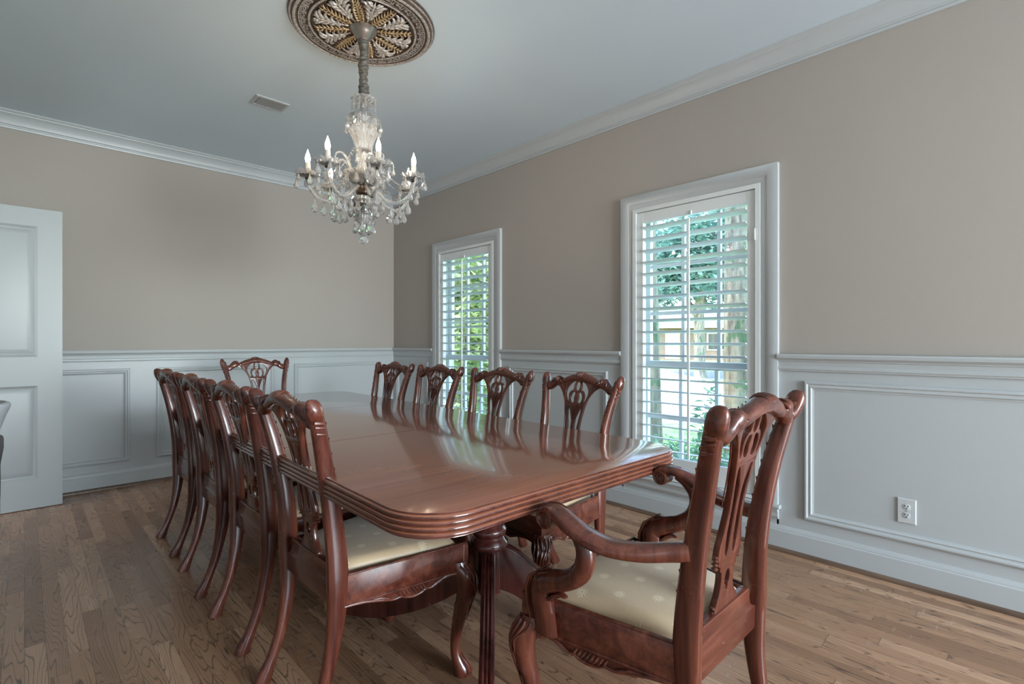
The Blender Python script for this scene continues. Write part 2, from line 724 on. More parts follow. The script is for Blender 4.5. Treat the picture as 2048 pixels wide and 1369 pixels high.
mb.box(XL - 1.4, XL - .14, YF - .1, YF, 0, HC)
struct(mb.build('wall_hall', 'hall_paint', smooth=False))
mb = MB()                    # wall behind the photographer; its wide opening is added for the fill light
mb.box(XL - .14, .35, YB - .2, YB, -.12, HC)
mb.box(2.85, XR, YB - .2, YB, -.12, HC)
mb.box(.35, 2.85, YB - .2, YB, 2.5, HC)
mb.box(.35, 2.85, YB - .2, YB, -.12, .2)
struct(mb.build('wall_back', 'wall_paint', smooth=False))
mb = MB()
for x_ in (.35, 1.56, 2.77):
    mb.box(x_, x_ + .08, YB - .15, YB - .08, .2, 2.5)
mb.box(.35, 2.85, YB - .15, YB - .08, .2, .28)
mb.box(.35, 2.85, YB - .15, YB - .08, 2.42, 2.5)
struct(mb.build('window_3', 'trim_white', smooth=False))  # frame of the opening added to let the back fill light in

RT = .006                    # wainscot skin
RAILT, RAILB = 1.067, .978


def molding(name, prof, p0, p1, out, mat='trim_white', zup=True):
    """profile [(off from wall, z)] run from p0 to p1 (x, y), projecting along 'out'"""
    mb = MB()
    ov = Vector((*out, 0))
    a, b = Vector((*p0, 0)), Vector((*p1, 0))
    rr = [[q + ov * r + Vector((0, 0, z)) for r, z in prof] for q in (a, b)]
    mb.rings(rr)
    return struct(mb.build(name, mat, angle=30))


RAIL = [(0, .978), (.010, .978), (.012, .986), (.016, .988), (.016, .998), (.011, 1.004), (.013, 1.026), (.017, 1.028), (.02, 1.035),
        (.027, 1.040), (.034, 1.046), (.036, 1.060), (.033, 1.067), (0, 1.067)]
BASE = [(0, 0), (.018, 0), (.018, .108), (.014, .112), (.014, .118), (.010, .126), (.006, .134), (0, .136)]
SHOE = [(.018, 0), (.036, 0), (.036, .006), (.033, .013), (.027, .018), (.018, .020)]
CROWN = [(0, HC - .116), (.010, HC - .116), (.012, HC - .104), (.008, HC - .098), (.010, HC - .092), (.018, HC - .088), (.022, HC - .072),
         (.032, HC - .048), (.046, HC - .030), (.056, HC - .024), (.058, HC - .018), (.062, HC - .016), (.070, HC - .006), (.070, HC), (0, HC)]
CAS = .093
c1 = (WIN['1'][0] - CAS, WIN['1'][1] + CAS)
c2 = (WIN['2'][0] - CAS, WIN['2'][1] + CAS)
n_trim = 0


def trim(prof, p0, p1, out, label, mat='trim_white', name=None):
    global n_trim
    n_trim += 1
    o = molding(name or 'trim_%d' % n_trim, prof, p0, p1, out, mat)
    o['label'] = label
    return o


# far wall (room side faces -y)
trim(CROWN, (XL, YF), (XR, YF), (0, -1), 'crown molding along the far wall')
trim(RAIL, (XL, YF - RT), (XR, YF - RT), (0, -1), 'chair rail along the far wall')
trim(BASE, (XL, YF - RT), (XR, YF - RT), (0, -1), 'baseboard of the far wall', name='baseboard_far')
trim(SHOE, (XL, YF - RT), (XR, YF - RT), (0, -1), 'oak shoe molding at the far wall', 'shoe_molding_oak')
trim(CROWN, (XR, YB), (XR, YF), (-1, 0), 'crown molding along the window wall')
for a, b_ in ((YB, c2[0]), (c2[1], c1[0]), (c1[1], YF)):
    trim(RAIL, (XR - RT, a), (XR - RT, b_), (-1, 0), 'chair rail piece on the window wall')
trim(BASE, (XR - RT, YB), (XR - RT, YF), (-1, 0), 'baseboard of the window wall', name='baseboard_right')
trim(SHOE, (XR - RT, YB), (XR - RT, YF), (-1, 0), 'oak shoe molding at the window wall', 'shoe_molding_oak')
trim(CROWN, (XL, YB), (XL, YF), (1, 0), 'crown molding along the door wall')
trim(RAIL, (XL, YB), (XL, 3.84), (1, 0), 'chair rail on the door wall')
trim(BASE, (XL, YB), (XL, 3.84), (1, 0), 'baseboard of the door wall', name='baseboard_left')

# white wainscot skins under the chair rail
n_trim += 1
struct(MB().box(XL, XR, YF - RT, YF, 0, 1.0).build('trim_%d' % n_trim, 'trim_white', smooth=False), 'white wainscot skin of the far wall')
n_trim += 1
mb = MB()
for a, b_ in ((YB, c2[0] + .01), (c2[1] - .01, c1[0] + .01), (c1[1] - .01, YF)):
    mb.box(XR - RT, XR, a, b_, 0, 1.0)
for a, b_ in (c2, c1):
    mb.box(XR - RT, XR, a, b_, 0, .24)
struct(mb.build('trim_%d' % n_trim, 'trim_white', smooth=False), 'white wainscot skin of the window wall')
n_trim += 1
struct(MB().box(XL, XL + RT, YB, 3.84, 0, 1.0).build('trim_%d' % n_trim, 'trim_white', smooth=False), 'white wainscot skin of the door wall')


def picture_frame(fn, a0, a1, z0, z1, label, w=.042):
    """applied rectangular panel molding; fn(a, z, off) maps wall coordinates to the room; mitred corners"""
    global n_trim
    n_trim += 1
    prof = [(0, 0), (0, .012), (.006, .017), (.013, .017), (.017, .011), (.024, .010), (.030, .013), (.034, .011), (.037, .005), (w, .004), (w, 0)]
    mb = MB()
    rr = []
    for ca, cz, sa, sz in ((a0, z0, 1, 1), (a1, z0, -1, 1), (a1, z1, -1, -1), (a0, z1, 1, -1)):
        rr.append([fn(ca + sa * i, cz + sz * i, h) for i, h in prof])
    mb.rings(rr, closed=True)
    o = struct(mb.build('trim_%d' % n_trim, 'trim_white', angle=25))
    o['label'] = label
    return o


ffar = lambda a, z, h: Vector((a, YF - RT - h, z))
frt = lambda a, z, h: Vector((XR - RT - h, a, z))
for a0, a1, lb in ((-.32, .602, 'beside the open door'), (.777, 1.70, 'behind the door-side chairs'), (1.878, 2.80, 'nearest the room corner')):
    picture_frame(ffar, a0, a1, .197, .922, 'panel molding on the far wall ' + lb)
for a0, a1, lb in ((-1.6, .85, 'around the outlet'), (2.10, 3.10, 'between the windows'), (4.30, 4.90, 'beside the room corner')):
    picture_frame(frt, a0, a1, .197, .926, 'panel molding on the window wall ' + lb)


# ------------------------------------------------------------------ windows (structure) and shutters (things)
def window(num, a, b, hinge_side):
    root = bpy.data.objects.new('window_' + num, None)
    C.objects.link(root)
    struct(root, 'window near the room corner' if num == '1' else 'window nearest the outlet')
    z0, z1 = WZ
    X0 = XR
    # casing with stepped profile, mitred
    prof = [(0, 0), (0, .014), (.008, .018), (.03, .020), (.036, .024), (.05, .027), (.078, .030), (CAS, .026), (CAS, 0)]
    mb = MB()
    rr = []
    for cy_, cz_, sy_, sz_ in ((a, z0 - .02, -1, 0), (a, z1, -1, 1), (b, z1, 1, 1), (b, z0 - .02, 1, 0)):
        rr.append([Vector((X0 - h, cy_ + sy_ * i, cz_ + sz_ * i)) for i, h in prof])
    mb.rings(rr)
    mb.build('casing', 'trim_white', root, 25)
    # stool and apron
    mb = MB()
    st = [(0, .226), (.040, .226), (.044, .231), (.044, .241), (.040, .246), (0, .246)]
    mb.rings([[Vector((X0 - h, q, z)) for h, z in st] for q in (a - CAS - .012, b + CAS + .012)])
    ap = [(0, .165), (.010, .165), (.014, .175), (.018, .180), (.018, .200), (.024, .212), (.026, .226), (0, .226)]
    mb.rings([[Vector((X0 - h - RT, q, z)) for h, z in ap] for q in (a - CAS, b + CAS)])
    mb.build('stool', 'trim_white', root, 25)
    # jamb liner and double hung sashes
    mb = MB()
    mb.box(X0 + .0, X0 + WT, a - .004, a + .012, z0, z1)
    mb.box(X0 + .0, X0 + WT, b - .012, b + .004, z0, z1)
    mb.box(X0 + .0, X0 + WT, a, b, z1 - .012, z1)
    mb.box(X0 + .0, X0 + WT + .03, a, b, z0 - .004, z0 + .012)
    mb.build('jamb', 'trim_white', root)
    zm = .985
    for nm, xs, za, zb, rows in (('upper_sash', .125, zm - .02, z1 - .012, 3), ('lower_sash', .092, z0 + .012, zm + .02, 2)):
        mb = MB()
        xa, xb = X0 + xs - .016, X0 + xs + .016
        ya, yb2 = a + .012, b - .012
        mb.box(xa, xb, ya, ya + .045, za, zb)
        mb.box(xa, xb, yb2 - .045, yb2, za, zb)
        mb.box(xa + .0006, xb - .0006, ya + .044, yb2 - .044, za, za + (.04 if rows == 3 else .07))
        mb.box(xa + .0006, xb - .0006, ya + .044, yb2 - .044, zb - .045, zb)
        sash = mb.build(nm, 'shutter_white', root)
        mb = MB()
        iy0, iy1 = ya + .045, yb2 - .045
        iz0, iz1 = za + .04, zb - .045
        for k in (1, 2):
            yy_ = iy0 + (iy1 - iy0) * k / 3
            mb.box(xa + .004, xb - .004, yy_ - .011, yy_ + .011, iz0, iz1)
        for k in range(1, rows):
            zz_ = iz0 + (iz1 - iz0) * k / rows
            mb.box(xa + .0052, xb - .0052, iy0, iy1, zz_ - .011, zz_ + .011)
        mb.build('muntins', 'shutter_white', sash)
        MB().box(X0 + xs - .002, X0 + xs + .002, iy0 - .005, iy1 + .005, iz0 - .005, iz1 + .005).build('pane', 'window_glass', sash, smooth=False)
    # exterior brick reveal trim
    return root


def shutter(a, b, hinge, label):
    root = thing('plantation_shutter', label, 'window shutter', (XR, (a + b) / 2, WZ[0]), 0, 'louvered shutters in the windows')
    W = (b - a) / 2
    xf, xb = -.012, .024
    Hh = WZ[1] - WZ[0]
    fr = .026            # fixed hang frame
    mb = MB()
    mb.box(xf - .012, xb, -W, -W + fr, 0, Hh)
    mb.box(xf - .012, xb, W - fr, W, 0, Hh)
    mb.box(xf - .012, xb, -W + fr, W - fr, Hh - fr, Hh)
    mb.box(xf - .012, xb, -W + fr, W - fr, 0, fr * .7)
    mb.build('hang_frame', 'shutter_white', root)
    g = .003
    st = .044
    wi = W - fr - g
    zb_, zt_ = fr * .7 + g, Hh - fr - g
    lz0, lz1 = .392 - WZ[0], 1.922 - WZ[0]
    for s_ in (-1, 1):
        y0_, y1_ = sorted((s_ * wi, s_ * (wi - st)))
        MB().box(xf, xb, y0_, y1_, zb_, zt_).build('stile', 'shutter_white', root)
    MB().box(xf + .001, xb - .001, -wi + st, wi - st, lz1, zt_).build('rail', 'shutter_white', root)
    MB().box(xf + .001, xb - .001, -wi + st, wi - st, zb_, lz0).build('rail', 'shutter_white', root)
    # mouse hole notch peg for the tilt rod
    MB().lathe([(.006, 0), (.006, .02), (.004, .026), (.001, .028)], 10, (xf - .002, 0, lz1 - .004)).build('rod_notch', 'shutter_white', root)
    L = wi - st - .002
    nl = 20
    sp = (lz1 - lz0) / nl
    for k in range(nl):
        z_ = lz0 + sp * (k + .5)
        tilt = radians(-9)
        prof = []
        for q in range(12):
            an = 2 * pi * q / 12
            px, pz = cos(an) * .0435, sin(an) * .0055
            prof.append((px * cos(tilt) - pz * sin(tilt), px * sin(tilt) + pz * cos(tilt)))
        MB().rings([[Vector((.006 + p, q, z_ + z2)) for p, z2 in prof] for q in (-L, L)]).build('louver', 'shutter_white', root)
    MB().box(-.052, -.041, -.0065, .0065, lz0 + .018, lz1 - .03).build('tilt_rod', 'shutter_white', root)
    for hz in (.16, .84):
        MB().lathe([(.004, -.032), (.004, .032)], 8, (xf - .014, hinge * (W - fr - .001), Hh * hz)).box(
            xf - .013, xf - .011, hinge * (W - fr) - .012, hinge * (W - fr) + .012, Hh * hz - .03, Hh * hz + .03).build('hinge', 'shutter_white', root)
    return root


window('1', *WIN['1'], 1)
window('2', *WIN['2'], -1)
shutter(*WIN['2'], -1, 'white louvered shutter in the window nearest the wall outlet')
shutter(*WIN['1'], 1, 'white louvered shutter in the window nearest the room corner')

# ------------------------------------------------------------------ open door in front of the far wall
DW0, DW1, DY = -.575, .192, 4.71
root = bpy.data.objects.new('door_1', None)
C.objects.link(root)
root.location = (DW0, DY, 0)
struct(root, 'white two-panel interior door standing open before the far wall')
w = DW1 - DW0
PX = (.125, w - .125)
PZ = ((.20, .834), (1.03, 1.915))
mb = MB()
T = .035
mb.box(0, PX[0], 0, T, .004, 2.037)
mb.box(PX[1], w, 0, T, .004, 2.037)
for za, zb in ((.004, PZ[0][0]), (PZ[0][1], PZ[1][0]), (PZ[1][1], 2.037)):
    mb.box(PX[0], PX[1], 0, T, za, zb)
mb.build('slab', 'trim_white_shaded', root, smooth=False)
for za, zb in PZ:
    mb = MB()
    prof = [(0, 0), (.006, .004), (.016, .011), (.024, .013), (.050, .006), (.056, .005)]
    rr = []
    for cx_, cz_, sx_, sz_ in ((PX[0], za, 1, 1), (PX[1], za, -1, 1), (PX[1], zb, -1, -1), (PX[0], zb, 1, -1)):
        rr.append([Vector((cx_ + sx_ * i, h, cz_ + sz_ * i)) for i, h in prof])
    n_ = len(prof)
    vs = [p for r in rr for p in r]
    fs = [(i * n_ + j, i * n_ + j + 1, ((i + 1) % 4) * n_ + j + 1, ((i + 1) % 4) * n_ + j) for i in range(4) for j in range(n_ - 1)]
    fs.append(tuple(i * n_ + n_ - 1 for i in range(4)))
    mb.add(vs, fs)
    mb.box(PX[0], PX[1], .018, .024, za, zb)
    mb.build('panel', 'trim_white_shaded', root, 20)
for z_ in (.25, 1.02, 1.8):
    MB().lathe([(.007, -.045), (.007, .045)], 10, (-.006, -.004, z_)).build('hinge', 'steel', root)
mb = MB()
Mx = Matrix.Rotation(pi / 2, 3, 'X')
mb.lathe([(.028, 0), (.028, .006), (.012, .012), (.010, .035), (.024, .045), (.028, .056), (.022, .066), (.004, .069)], 20, (w - .06, T, .93), Matrix.Rotation(-pi / 2, 3, 'X'))
mb.build('knob', 'steel', root)
# doorway casing on the door wall
mb = MB()
for a, b_, za, zb in ((3.84, 3.93, 0, 2.15), (4.71, 4.80, 0, 2.15), (3.84, 4.80, 2.06, 2.15)):
    mb.box(XL, XL + .018, a, b_, za, zb)
n_trim += 1
struct(mb.build('trim_%d' % n_trim, 'trim_white', smooth=False), 'casing of the doorway behind the open door')

# ------------------------------------------------------------------ wall outlet
out = thing('wall_outlet', 'white duplex outlet low on the white panelled wall beside the large armchair', 'outlet', (XR - RT, .421, .342), 0)
mb = MB()
pw, ph = .036, .058
prof = [(0, 0), (.004, 0), (.0065, .004), (.0065, .006)]
rr = []
for yy_, zz_, sy_, sz_ in ((-pw, -ph, 1, 1), (pw, -ph, -1, 1), (pw, ph, -1, -1), (-pw, ph, 1, -1)):
    rr.append([Vector((-h, yy_ + sy_ * i, zz_ + sz_ * i)) for h, i in prof])
n_ = 4
mb.add([p for r in rr for p in r], [(i * n_ + j, i * n_ + j + 1, ((i + 1) % 4) * n_ + j + 1, ((i + 1) % 4) * n_ + j) for i in range(4) for j in range(3)] + [tuple(i * n_ + 3 for i in range(4))])
mb.build('cover_plate', 'outlet_white', out, 20)
My = Matrix.Rotation(-pi / 2, 3, 'Y')
MB().lathe([(.003, 0), (.003, .001), (.001, .0016)], 10, (-.0066, 0, 0), My).build('screw', 'steel', out)
for zc in (.0195, -.0195):
    mb = MB()
    ring = []
    for k in range(24):
        a = 2 * pi * k / 24
        ring.append((max(-.0145, min(.0145, .0172 * cos(a))), .0150 * sin(a)))
    mb.rings([[Vector((-.006, p, zc + q)) for p, q in ring], [Vector((-.0072, p, zc + q)) for p, q in ring], [Vector((-.0077, p * .94, zc + q * .94)) for p, q in ring]])
    rec = mb.build('receptacle', 'outlet_white', out)
    mb = MB()
    for yq in (-.0062, .0062):
        mb.box(-.0082, -.0074, yq - .0012, yq + .0012, zc + .0008, zc + .0092)
    mb.lathe([(.0026, 0), (.0026, .0006)], 10, (-.0075, 0, zc - .0065), My)
    mb.build('slots', 'slot_dark', rec)

# ------------------------------------------------------------------ ceiling vent
vent = thing('ceiling_vent', 'grey rectangular ceiling register between the medallion and the far wall', 'vent', (1.19, 3.585, HC), 0)
mb = MB()
hx, hy = .106, .077
prof = [(0, 0), (.004, 0), (.008, .006), (.008, .018), (.004, .022)]
rr = []
for xx_, yy_, sx_, sy_ in ((-hx, -hy, 1, 1), (hx, -hy, -1, 1), (hx, hy, -1, -1), (-hx, hy, 1, -1)):
    rr.append([Vector((xx_ + sx_ * i, yy_ + sy_ * i, -h)) for h, i in prof])
mb.rings(rr, closed=True)
mb.build('frame', 'vent_white', vent, 20)
MB().box(-hx + .01, hx - .01, -hy + .01, hy - .01, -.001, 0).build('backing', 'slot_dark', vent)
for k in range(14):
    xk = -hx + .024 + k * (2 * hx - .048) / 13
    M = Matrix.Translation((xk, 0, -.004)) @ Matrix.Rotation(radians(38 if k else -38), 4, 'Y')
    MB().box(-.0085, .0085, -hy + .02, hy - .02, -.0006, .0006, M).build('slat', 'vent_white', vent)

# ------------------------------------------------------------------ carved mahogany dining chairs
YB_TAB = [(0, -.092), (.03, -.080), (.07, -.062), (.13, -.040), (.2, -.021), (.3, -.005), (.38, 0), (.46, 0), (.55, -.004), (.65, -.015), (.75, -.032),
          (.85, -.054), (.95, -.080), (1.0, -.094)]
UB_TAB = [(0, .176), (.2, .178), (.4, .188), (.46, .190), (.6, .186), (.7, .189), (.78, .195), (.85, .206), (.92, .221), (.97, .231)]


def yb(z):
    return interp(YB_TAB, z)


SPLAT = [(.064, .474), (.062, .490), (.056, .502), (.043, .520), (.036, .540), (.034, .560), (.038, .574), (.046, .580), (.046, .590), (.056, .594),
         (.057, .604), (.063, .610), (.064, .625), (.062, .642), (.055, .662), (.048, .690), (.043, .725), (.0455, .760), (.051, .80), (.060, .84),
         (.074, .878), (.097, .908), (.122, .925), (.145, .934), (.150, .950), (.09, .960), (0, .968)]


def chair_parts(root, arm, mat='mahogany', matl='mahogany_lengthwise'):
    T = 1.010 if arm else .981
    SZ = .458 if arm else .448
    k = (T - SZ) / (.995 - .46)
    hw = .272 if arm else .258            # half width at the front
    D = .432                              # seat depth

    def zm(z):                            # design height -> this chair
        return SZ + (z - .46) * k if z >= .46 else z * SZ / .46

    # ---- stiles
    for s in (-1, 1):
        mb = MB()
        path, size = [], []
        for i in range(30):
            z = .452 + (.962 - .452) * i / 29
            path.append((s * interp(UB_TAB, z), yb(z), zm(z)))
            tt = (z - .452) / .498
            size.append((.0185 - .0025 * tt, .0325 - .0125 * tt))
        mb.sweep(path, size, up=(0, 1, 0), n=14, ex=2.7)
        # carved steps on the outer edge below the ear
        for zq, r in ((.925, .0065), (.912, .0055), (.893, .0048)):
            u = interp(UB_TAB, zq) + .0145
            mb.sweep([(s * u, yb(zq) - .014, zm(zq)), (s * (u + .0025), yb(zq), zm(zq) - .002), (s * u, yb(zq) + .012, zm(zq) - .004)], r, up=(0, 0, 1), n=8)
        # running leaf carving down the front face
        for q in range(16):
            zq = .56 + q * .023
            u = interp(UB_TAB, zq)
            yy = yb(zq) + (.0325 - .0125 * (zq - .452) / .498)
            sg = 1 if q % 2 else -1
            mb.sweep([(s * u - sg * .008, yy - .004, zm(zq)), (s * u, yy - .0016, zm(zq + .007)), (s * u + sg * .007, yy - .002, zm(zq + .017))],
                     [(.002, .002), (.0042, .0028), (.0015, .0015)], up=(0, 1, 0), n=6)
        mb.build('stile', mat, root)
        # ---- rear leg
        mb = MB()
        path, size = [], []
        for i in range(20):
            z = .458 - .458 * i / 19
            path.append((s * interp(UB_TAB, z), yb(z), zm(z)))
            w = interp([(0, .0175), (.014, .0180), (.035, .0172), (.07, .0155), (.12, .0155), (.25, .0175), (.4, .0185), (.46, .0186)], z)
            d = interp([(0, .0250), (.012, .0265), (.030, .0240), (.06, .0185), (.12, .0165), (.25, .0225), (.4, .0310), (.46, .0324)], z)
            size.append((w, d))
        mb.sweep(path, size, up=(0, 1, 0), n=14, ex=2.6)
        mb.build('leg', mat, root)

    # ---- splat: pierced, with interlaced loops
    out_r = catmull([(u, v, 0) for u, v in SPLAT], 4)
    outline = [(p.x, p.y) for p in out_r] + [(-p.x, p.y) for p in reversed(out_r[:-1])]
    holes = []

    def both(pts):
        c = catmull([(u, v, 0) for u, v in pts], 4, True)
        holes.append([(p.x, p.y) for p in c])
        holes.append([(-p.x, p.y) for p in reversed(c)])

    both([(-.015, .955), (-.044, .945), (-.066, .922), (-.071, .900), (-.062, .874), (-.052, .855), (-.0475, .852), (-.0445, .862), (-.0475, .880),
          (-.0455, .897), (-.036, .909), (-.024, .913), (-.0225, .925), (-.0215, .942)])
    both([(-.0085, .896), (-.016, .903), (-.029, .899), (-.0375, .884), (-.0365, .866), (-.028, .853), (-.015, .852), (-.0095, .862), (-.012, .877)])
    both([(-.0115, .655), (-.0095, .70), (-.0085, .735), (-.0085, .762), (-.012, .782), (-.020, .802), (-.028, .820), (-.034, .830), (-.0405, .826), (-.041, .81), (-.0365, .78), (-.031, .745),
          (-.029, .715), (-.031, .685), (-.031, .655), (-.027, .622), (-.021, .612), (-.015, .622)])
    c = catmull([(0, .952, 0), (.0125, .945, 0), (.014, .926, 0), (.009, .912, 0), (0, .908, 0), (-.009, .912, 0), (-.014, .926, 0), (-.0125, .945, 0)], 3, True)
    holes.append([(p.x, p.y) for p in c])
    c = catmull([(0, .575, 0), (.008, .57, 0), (.0135, .556, 0), (.012, .542, 0), (.006, .538, 0), (.0035, .526, 0), (-.0035, .526, 0), (-.006, .538, 0), (-.012, .542, 0), (-.0135, .556, 0), (-.008, .57, 0)], 3, True)
    holes.append([(p.x, p.y) for p in c])

    def bend(u, v, w):
        return Vector((u, yb(v) + .004 - w, zm(v)))

    bm = cut_mesh([outline] + holes, .0085, .0025, [.48 + .025 * i for i in range(20)], bend, 1)
    ex = MB()
    # leaf carving on the front of the splat and small ears on the shoulders
    for q in range(6):
        for s in (-1, 1):
            z0 = .775 + q * .011
            ex.sweep([(s * .001, yb(z0) + .0125, zm(z0)), (s * (.005 + q * .0022), yb(z0) + .014, zm(z0 + .012)), (s * (.009 + q * .0042), yb(z0) + .0115, zm(z0 + .014))],
                     [(.001, .001), (.0032, .0026), (.001, .001)], up=(0, 1, 0), n=6)
    for s in (-1, 1):
        for zq in (.590, .600, .610, .618):
            ex.ball((s * .0615, yb(zq) + .004, zm(zq)), .0062, 7, 4, (1, 1.5, .8))
        for zq in (.486, .496):
            ex.ball((s * .0595, yb(zq) + .004, zm(zq)), .006, 7, 4, (1, 1.5, .8))
        ex.sweep([(s * .118, yb(.93) + .014, zm(.934)), (s * .085, yb(.90) + .014, zm(.897)), (s * .064, yb(.86) + .014, zm(.856)), (s * .052, yb(.8) + .013, zm(.80)), (s * .046, yb(.72) + .013, zm(.73))],
                 [(.004, .003), (.0035, .003), (.003, .0025), (.0025, .002), (.001, .001)], up=(0, 1, 0), n=6)
    ex.ball((0, yb(.876) + .006, zm(.876)), .008, 7, 5, (.8, 1, 1.5))
    bm_build(bm, 'splat', mat, root, 35, ex)

    # ---- crest rail
    ZT = [(0, .9945), (.018, .994), (.034, .990), (.05, .985), (.08, .976), (.102, .966), (.118, .960), (.128, .961), (.138, .970), (.150, .974), (.162, .970), (.174, .957),
          (.185, .946), (.196, .941), (.206, .943), (.214, .953), (.2205, .970), (.228, .985), (.236, .991), (.2435, .987), (.249, .975), (.252, .960)]
    ZB = [(0, .952), (.03, .951), (.05, .947), (.08, .940), (.11, .931), (.13, .928), (.15, .924), (.168, .912), (.183, .903), (.198, .901), (.212, .908),
          (.225, .915), (.236, .921), (.245, .931), (.250, .944), (.252, .958)]
    mb = MB()
    rr = []
    N = 91
    for i in range(N):
        u = -.252 + .504 * i / (N - 1)
        a = abs(u)
        zt, zb_ = interp(ZT, a), interp(ZB, a)
        hz = max((zt - zb_) / 2, .0012)
        zc = (zt + zb_) / 2
        dy = interp([(0, .0265), (.06, .0245), (.12, .0215), (.145, .0245), (.165, .0225), (.19, .0195), (.206, .019), (.220, .0225), (.236, .0245), (.247, .019), (.252, .005)], a)
        # shallow pinches beside the scroll bumps
        for c0, dd in ((.124, .0024), (.166, .0016), (.207, .0030)):
            pz = math.exp(-((a - c0) / .005) ** 2)
            hz -= dd * pz
            dy -= dd * pz
        ring = []
        for q in range(16):
            an = 2 * pi * q / 16
            ca, sa = cos(an), sin(an)
            py = (abs(ca) ** .75) * (1 if ca > 0 else -1) * dy
            pz = (abs(sa) ** .8) * (1 if sa > 0 else -1) * hz
            ring.append(Vector((u, yb(zc) - .005 + py - pz * .22, zm(zc + pz))))
        rr.append(ring)
    mb.rings(rr)

    def ridge(u, du, grow, r):
        a = abs(u)
        zt, zb_ = interp(ZT, a), interp(ZB, a)
        zc = (zt + zb_) / 2
        hz = (zt - zb_) / 2 + grow
        dy = .0262 + grow - .02 * a
        pts = []
        for q in range(9):
            an = radians(15 + 150 * q / 8)
            pts.append((u + du * (q / 8 - .5), yb(zc) - .005 - dy * cos(an), zm(zc + hz * sin(an))))
        mb.sweep(pts, [(r * .4, r * .4)] + [(r, r)] * 7 + [(r * .4, r * .4)], up=(1, 0, 0), n=6)

    for u, g in ((-.021, 0), (-.0105, .001), (0, .002), (.0105, .001), (.021, 0)):
        ridge(u, -u * .8, g, .0042)
    for s in (-1, 1):
        ridge(s * .131, s * .012, .0025, .0048)
        ridge(s * .142, s * .010, .001, .0034)
        ridge(s * .170, s * .010, .0005, .0038)
        for q in range(9):                                    # front foliage
            u = .03 + q * .018
            zc = (interp(ZT, u) + interp(ZB, u)) / 2
            mb.sweep([(s * u, yb(zc) + .0175, zm(zc - .010)), (s * (u + .006), yb(zc) + .0195, zm(zc)), (s * (u + .014), yb(zc) + .0165, zm(zc + .010))],
                     [(.0012, .0012), (.004, .003), (.0012, .0012)], up=(0, 1, 0), n=6)
    mb.build('crest_rail', matl, root)

    # ---- seat rails with carved aprons
    ry, rxr = .0, .190
    fl = [Vector((-hw, D, 0)), Vector((hw, D, 0))]
    rl = [Vector((-rxr - .004, .012, 0)), Vector((rxr + .004, .012, 0))]
    zb0 = .372 * SZ / .46

    def apron(L, rear_plain):
        """outline in (s along the rail, z)"""
        if rear_plain:
            bot = [(0, .366), (.05 * L, .366), (.16 * L, .362), (.27 * L, .352), (.36 * L, .343), (.42 * L, .345), (.46 * L, .338), (.52 * L, .334), (.58 * L, .338), (.62 * L, .346),
                   (.66 * L, .344), (.72 * L, .356), (.80 * L, .365), (.87 * L, .364), (.92 * L, .356), (.96 * L, .340), (L, .335)]
        else:
            bot = [(0, .335), (.04 * L, .340), (.08 * L, .356), (.14 * L, .365), (.24 * L, .364), (.33 * L, .352), (.38 * L, .344), (.43 * L, .346), (.5 * L, .332)]
            bot += [(L - a, b) for a, b in reversed(bot[:-1])]
        b = [(p.x, p.y * SZ / .46) for p in catmull([(x_, z_, 0) for x_, z_ in bot], 4)]
        return b

    def rail(name, p0, p1, outv, plain, bead=True):
        d = (p1 - p0)
        L = d.length
        d.normalize()
        o = Vector(outv)
        bot = apron(L, plain)
        loop = bot + [(L, SZ), (0, SZ)]
        fn = lambda s, z, w: p0 + d * s + o * w + Vector((0, 0, z))
        bm = cut_mesh([loop], .011, .0022, (), lambda u, v, w: fn(u, v, -.010 + w), 1)
        ex = MB()
        # bead between face and apron, molded lip at the top, bead along the bottom edge
        ex.sweep([fn(.012, zb0, .001), fn(L - .012, zb0, .001)], .0035, n=8)
        ex.sweep([fn(0.004, SZ + .001, -.006), fn(L - .004, SZ + .001, -.006)], .0045, n=8)
        ex.sweep([fn(s, z + .003, .002) for s, z in bot], .004, up=(0, 0, 1), n=7)
        # gadrooned shell in the middle and leaf scrolls either side
        for q in range(8):
            s0 = L * (.40 + .028 * q)
            ex.sweep([fn(s0, zb0 - .006, .0015), fn(s0 + .006, zb0 - .016, .005), fn(s0 + .016, zb0 - .030, .002)], [(.0015, .0015), (.0042, .003), (.0015, .0015)], up=outv, n=6)
        for sg, c0 in ((1, .66), (-1, .36)):
            ex.sweep([fn(L * c0, zb0 - .026, .002), fn(L * (c0 + sg * .04), zb0 - .018, .004), fn(L * (c0 + sg * .10), zb0 - .009, .003), fn(L * (c0 + sg * .17), zb0 - .008, .001)],
                     [(.003, .003), (.0045, .0035), (.003, .0025), (.001, .001)], up=outv, n=6)
        bm_build(bm, name, matl, root, 35, ex)

    for s in (-1, 1):
        p0 = Vector((s * (rxr + .010), .016, 0))
        p1 = Vector((s * hw, D, 0))
        dd = (p1 - p0).normalized()
        ov = Vector((dd.y, -dd.x, 0)) * (1 if s > 0 else -1)
        rail('seat_rail', p0, p1, ov, True)
    rail('seat_rail', Vector((-hw, D, 0)), Vector((hw, D, 0)), Vector((0, 1, 0)), False)
    # rear rail with its raised shoe and scooped ends
    W = rxr - .016
    half = [(0, .487), (.13, .487), (.1345, .483), (.134, .470), (.138, .452), (.149, .437), (W, .426)]
    hc = half[:2] + [(p.x, p.y) for p in catmull([(x_, z_, 0) for x_, z_ in half[2:]], 3)]
    loop = hc + [(W, .366), (-W, .366)] + [(-a, b) for a, b in reversed(hc[1:])]
    bm = cut_mesh([[(a, b * SZ / .46) for a, b in loop]], .011, .002, (), lambda u, v, w: Vector((u, w + .001, v)), 1)
    ex = MB()
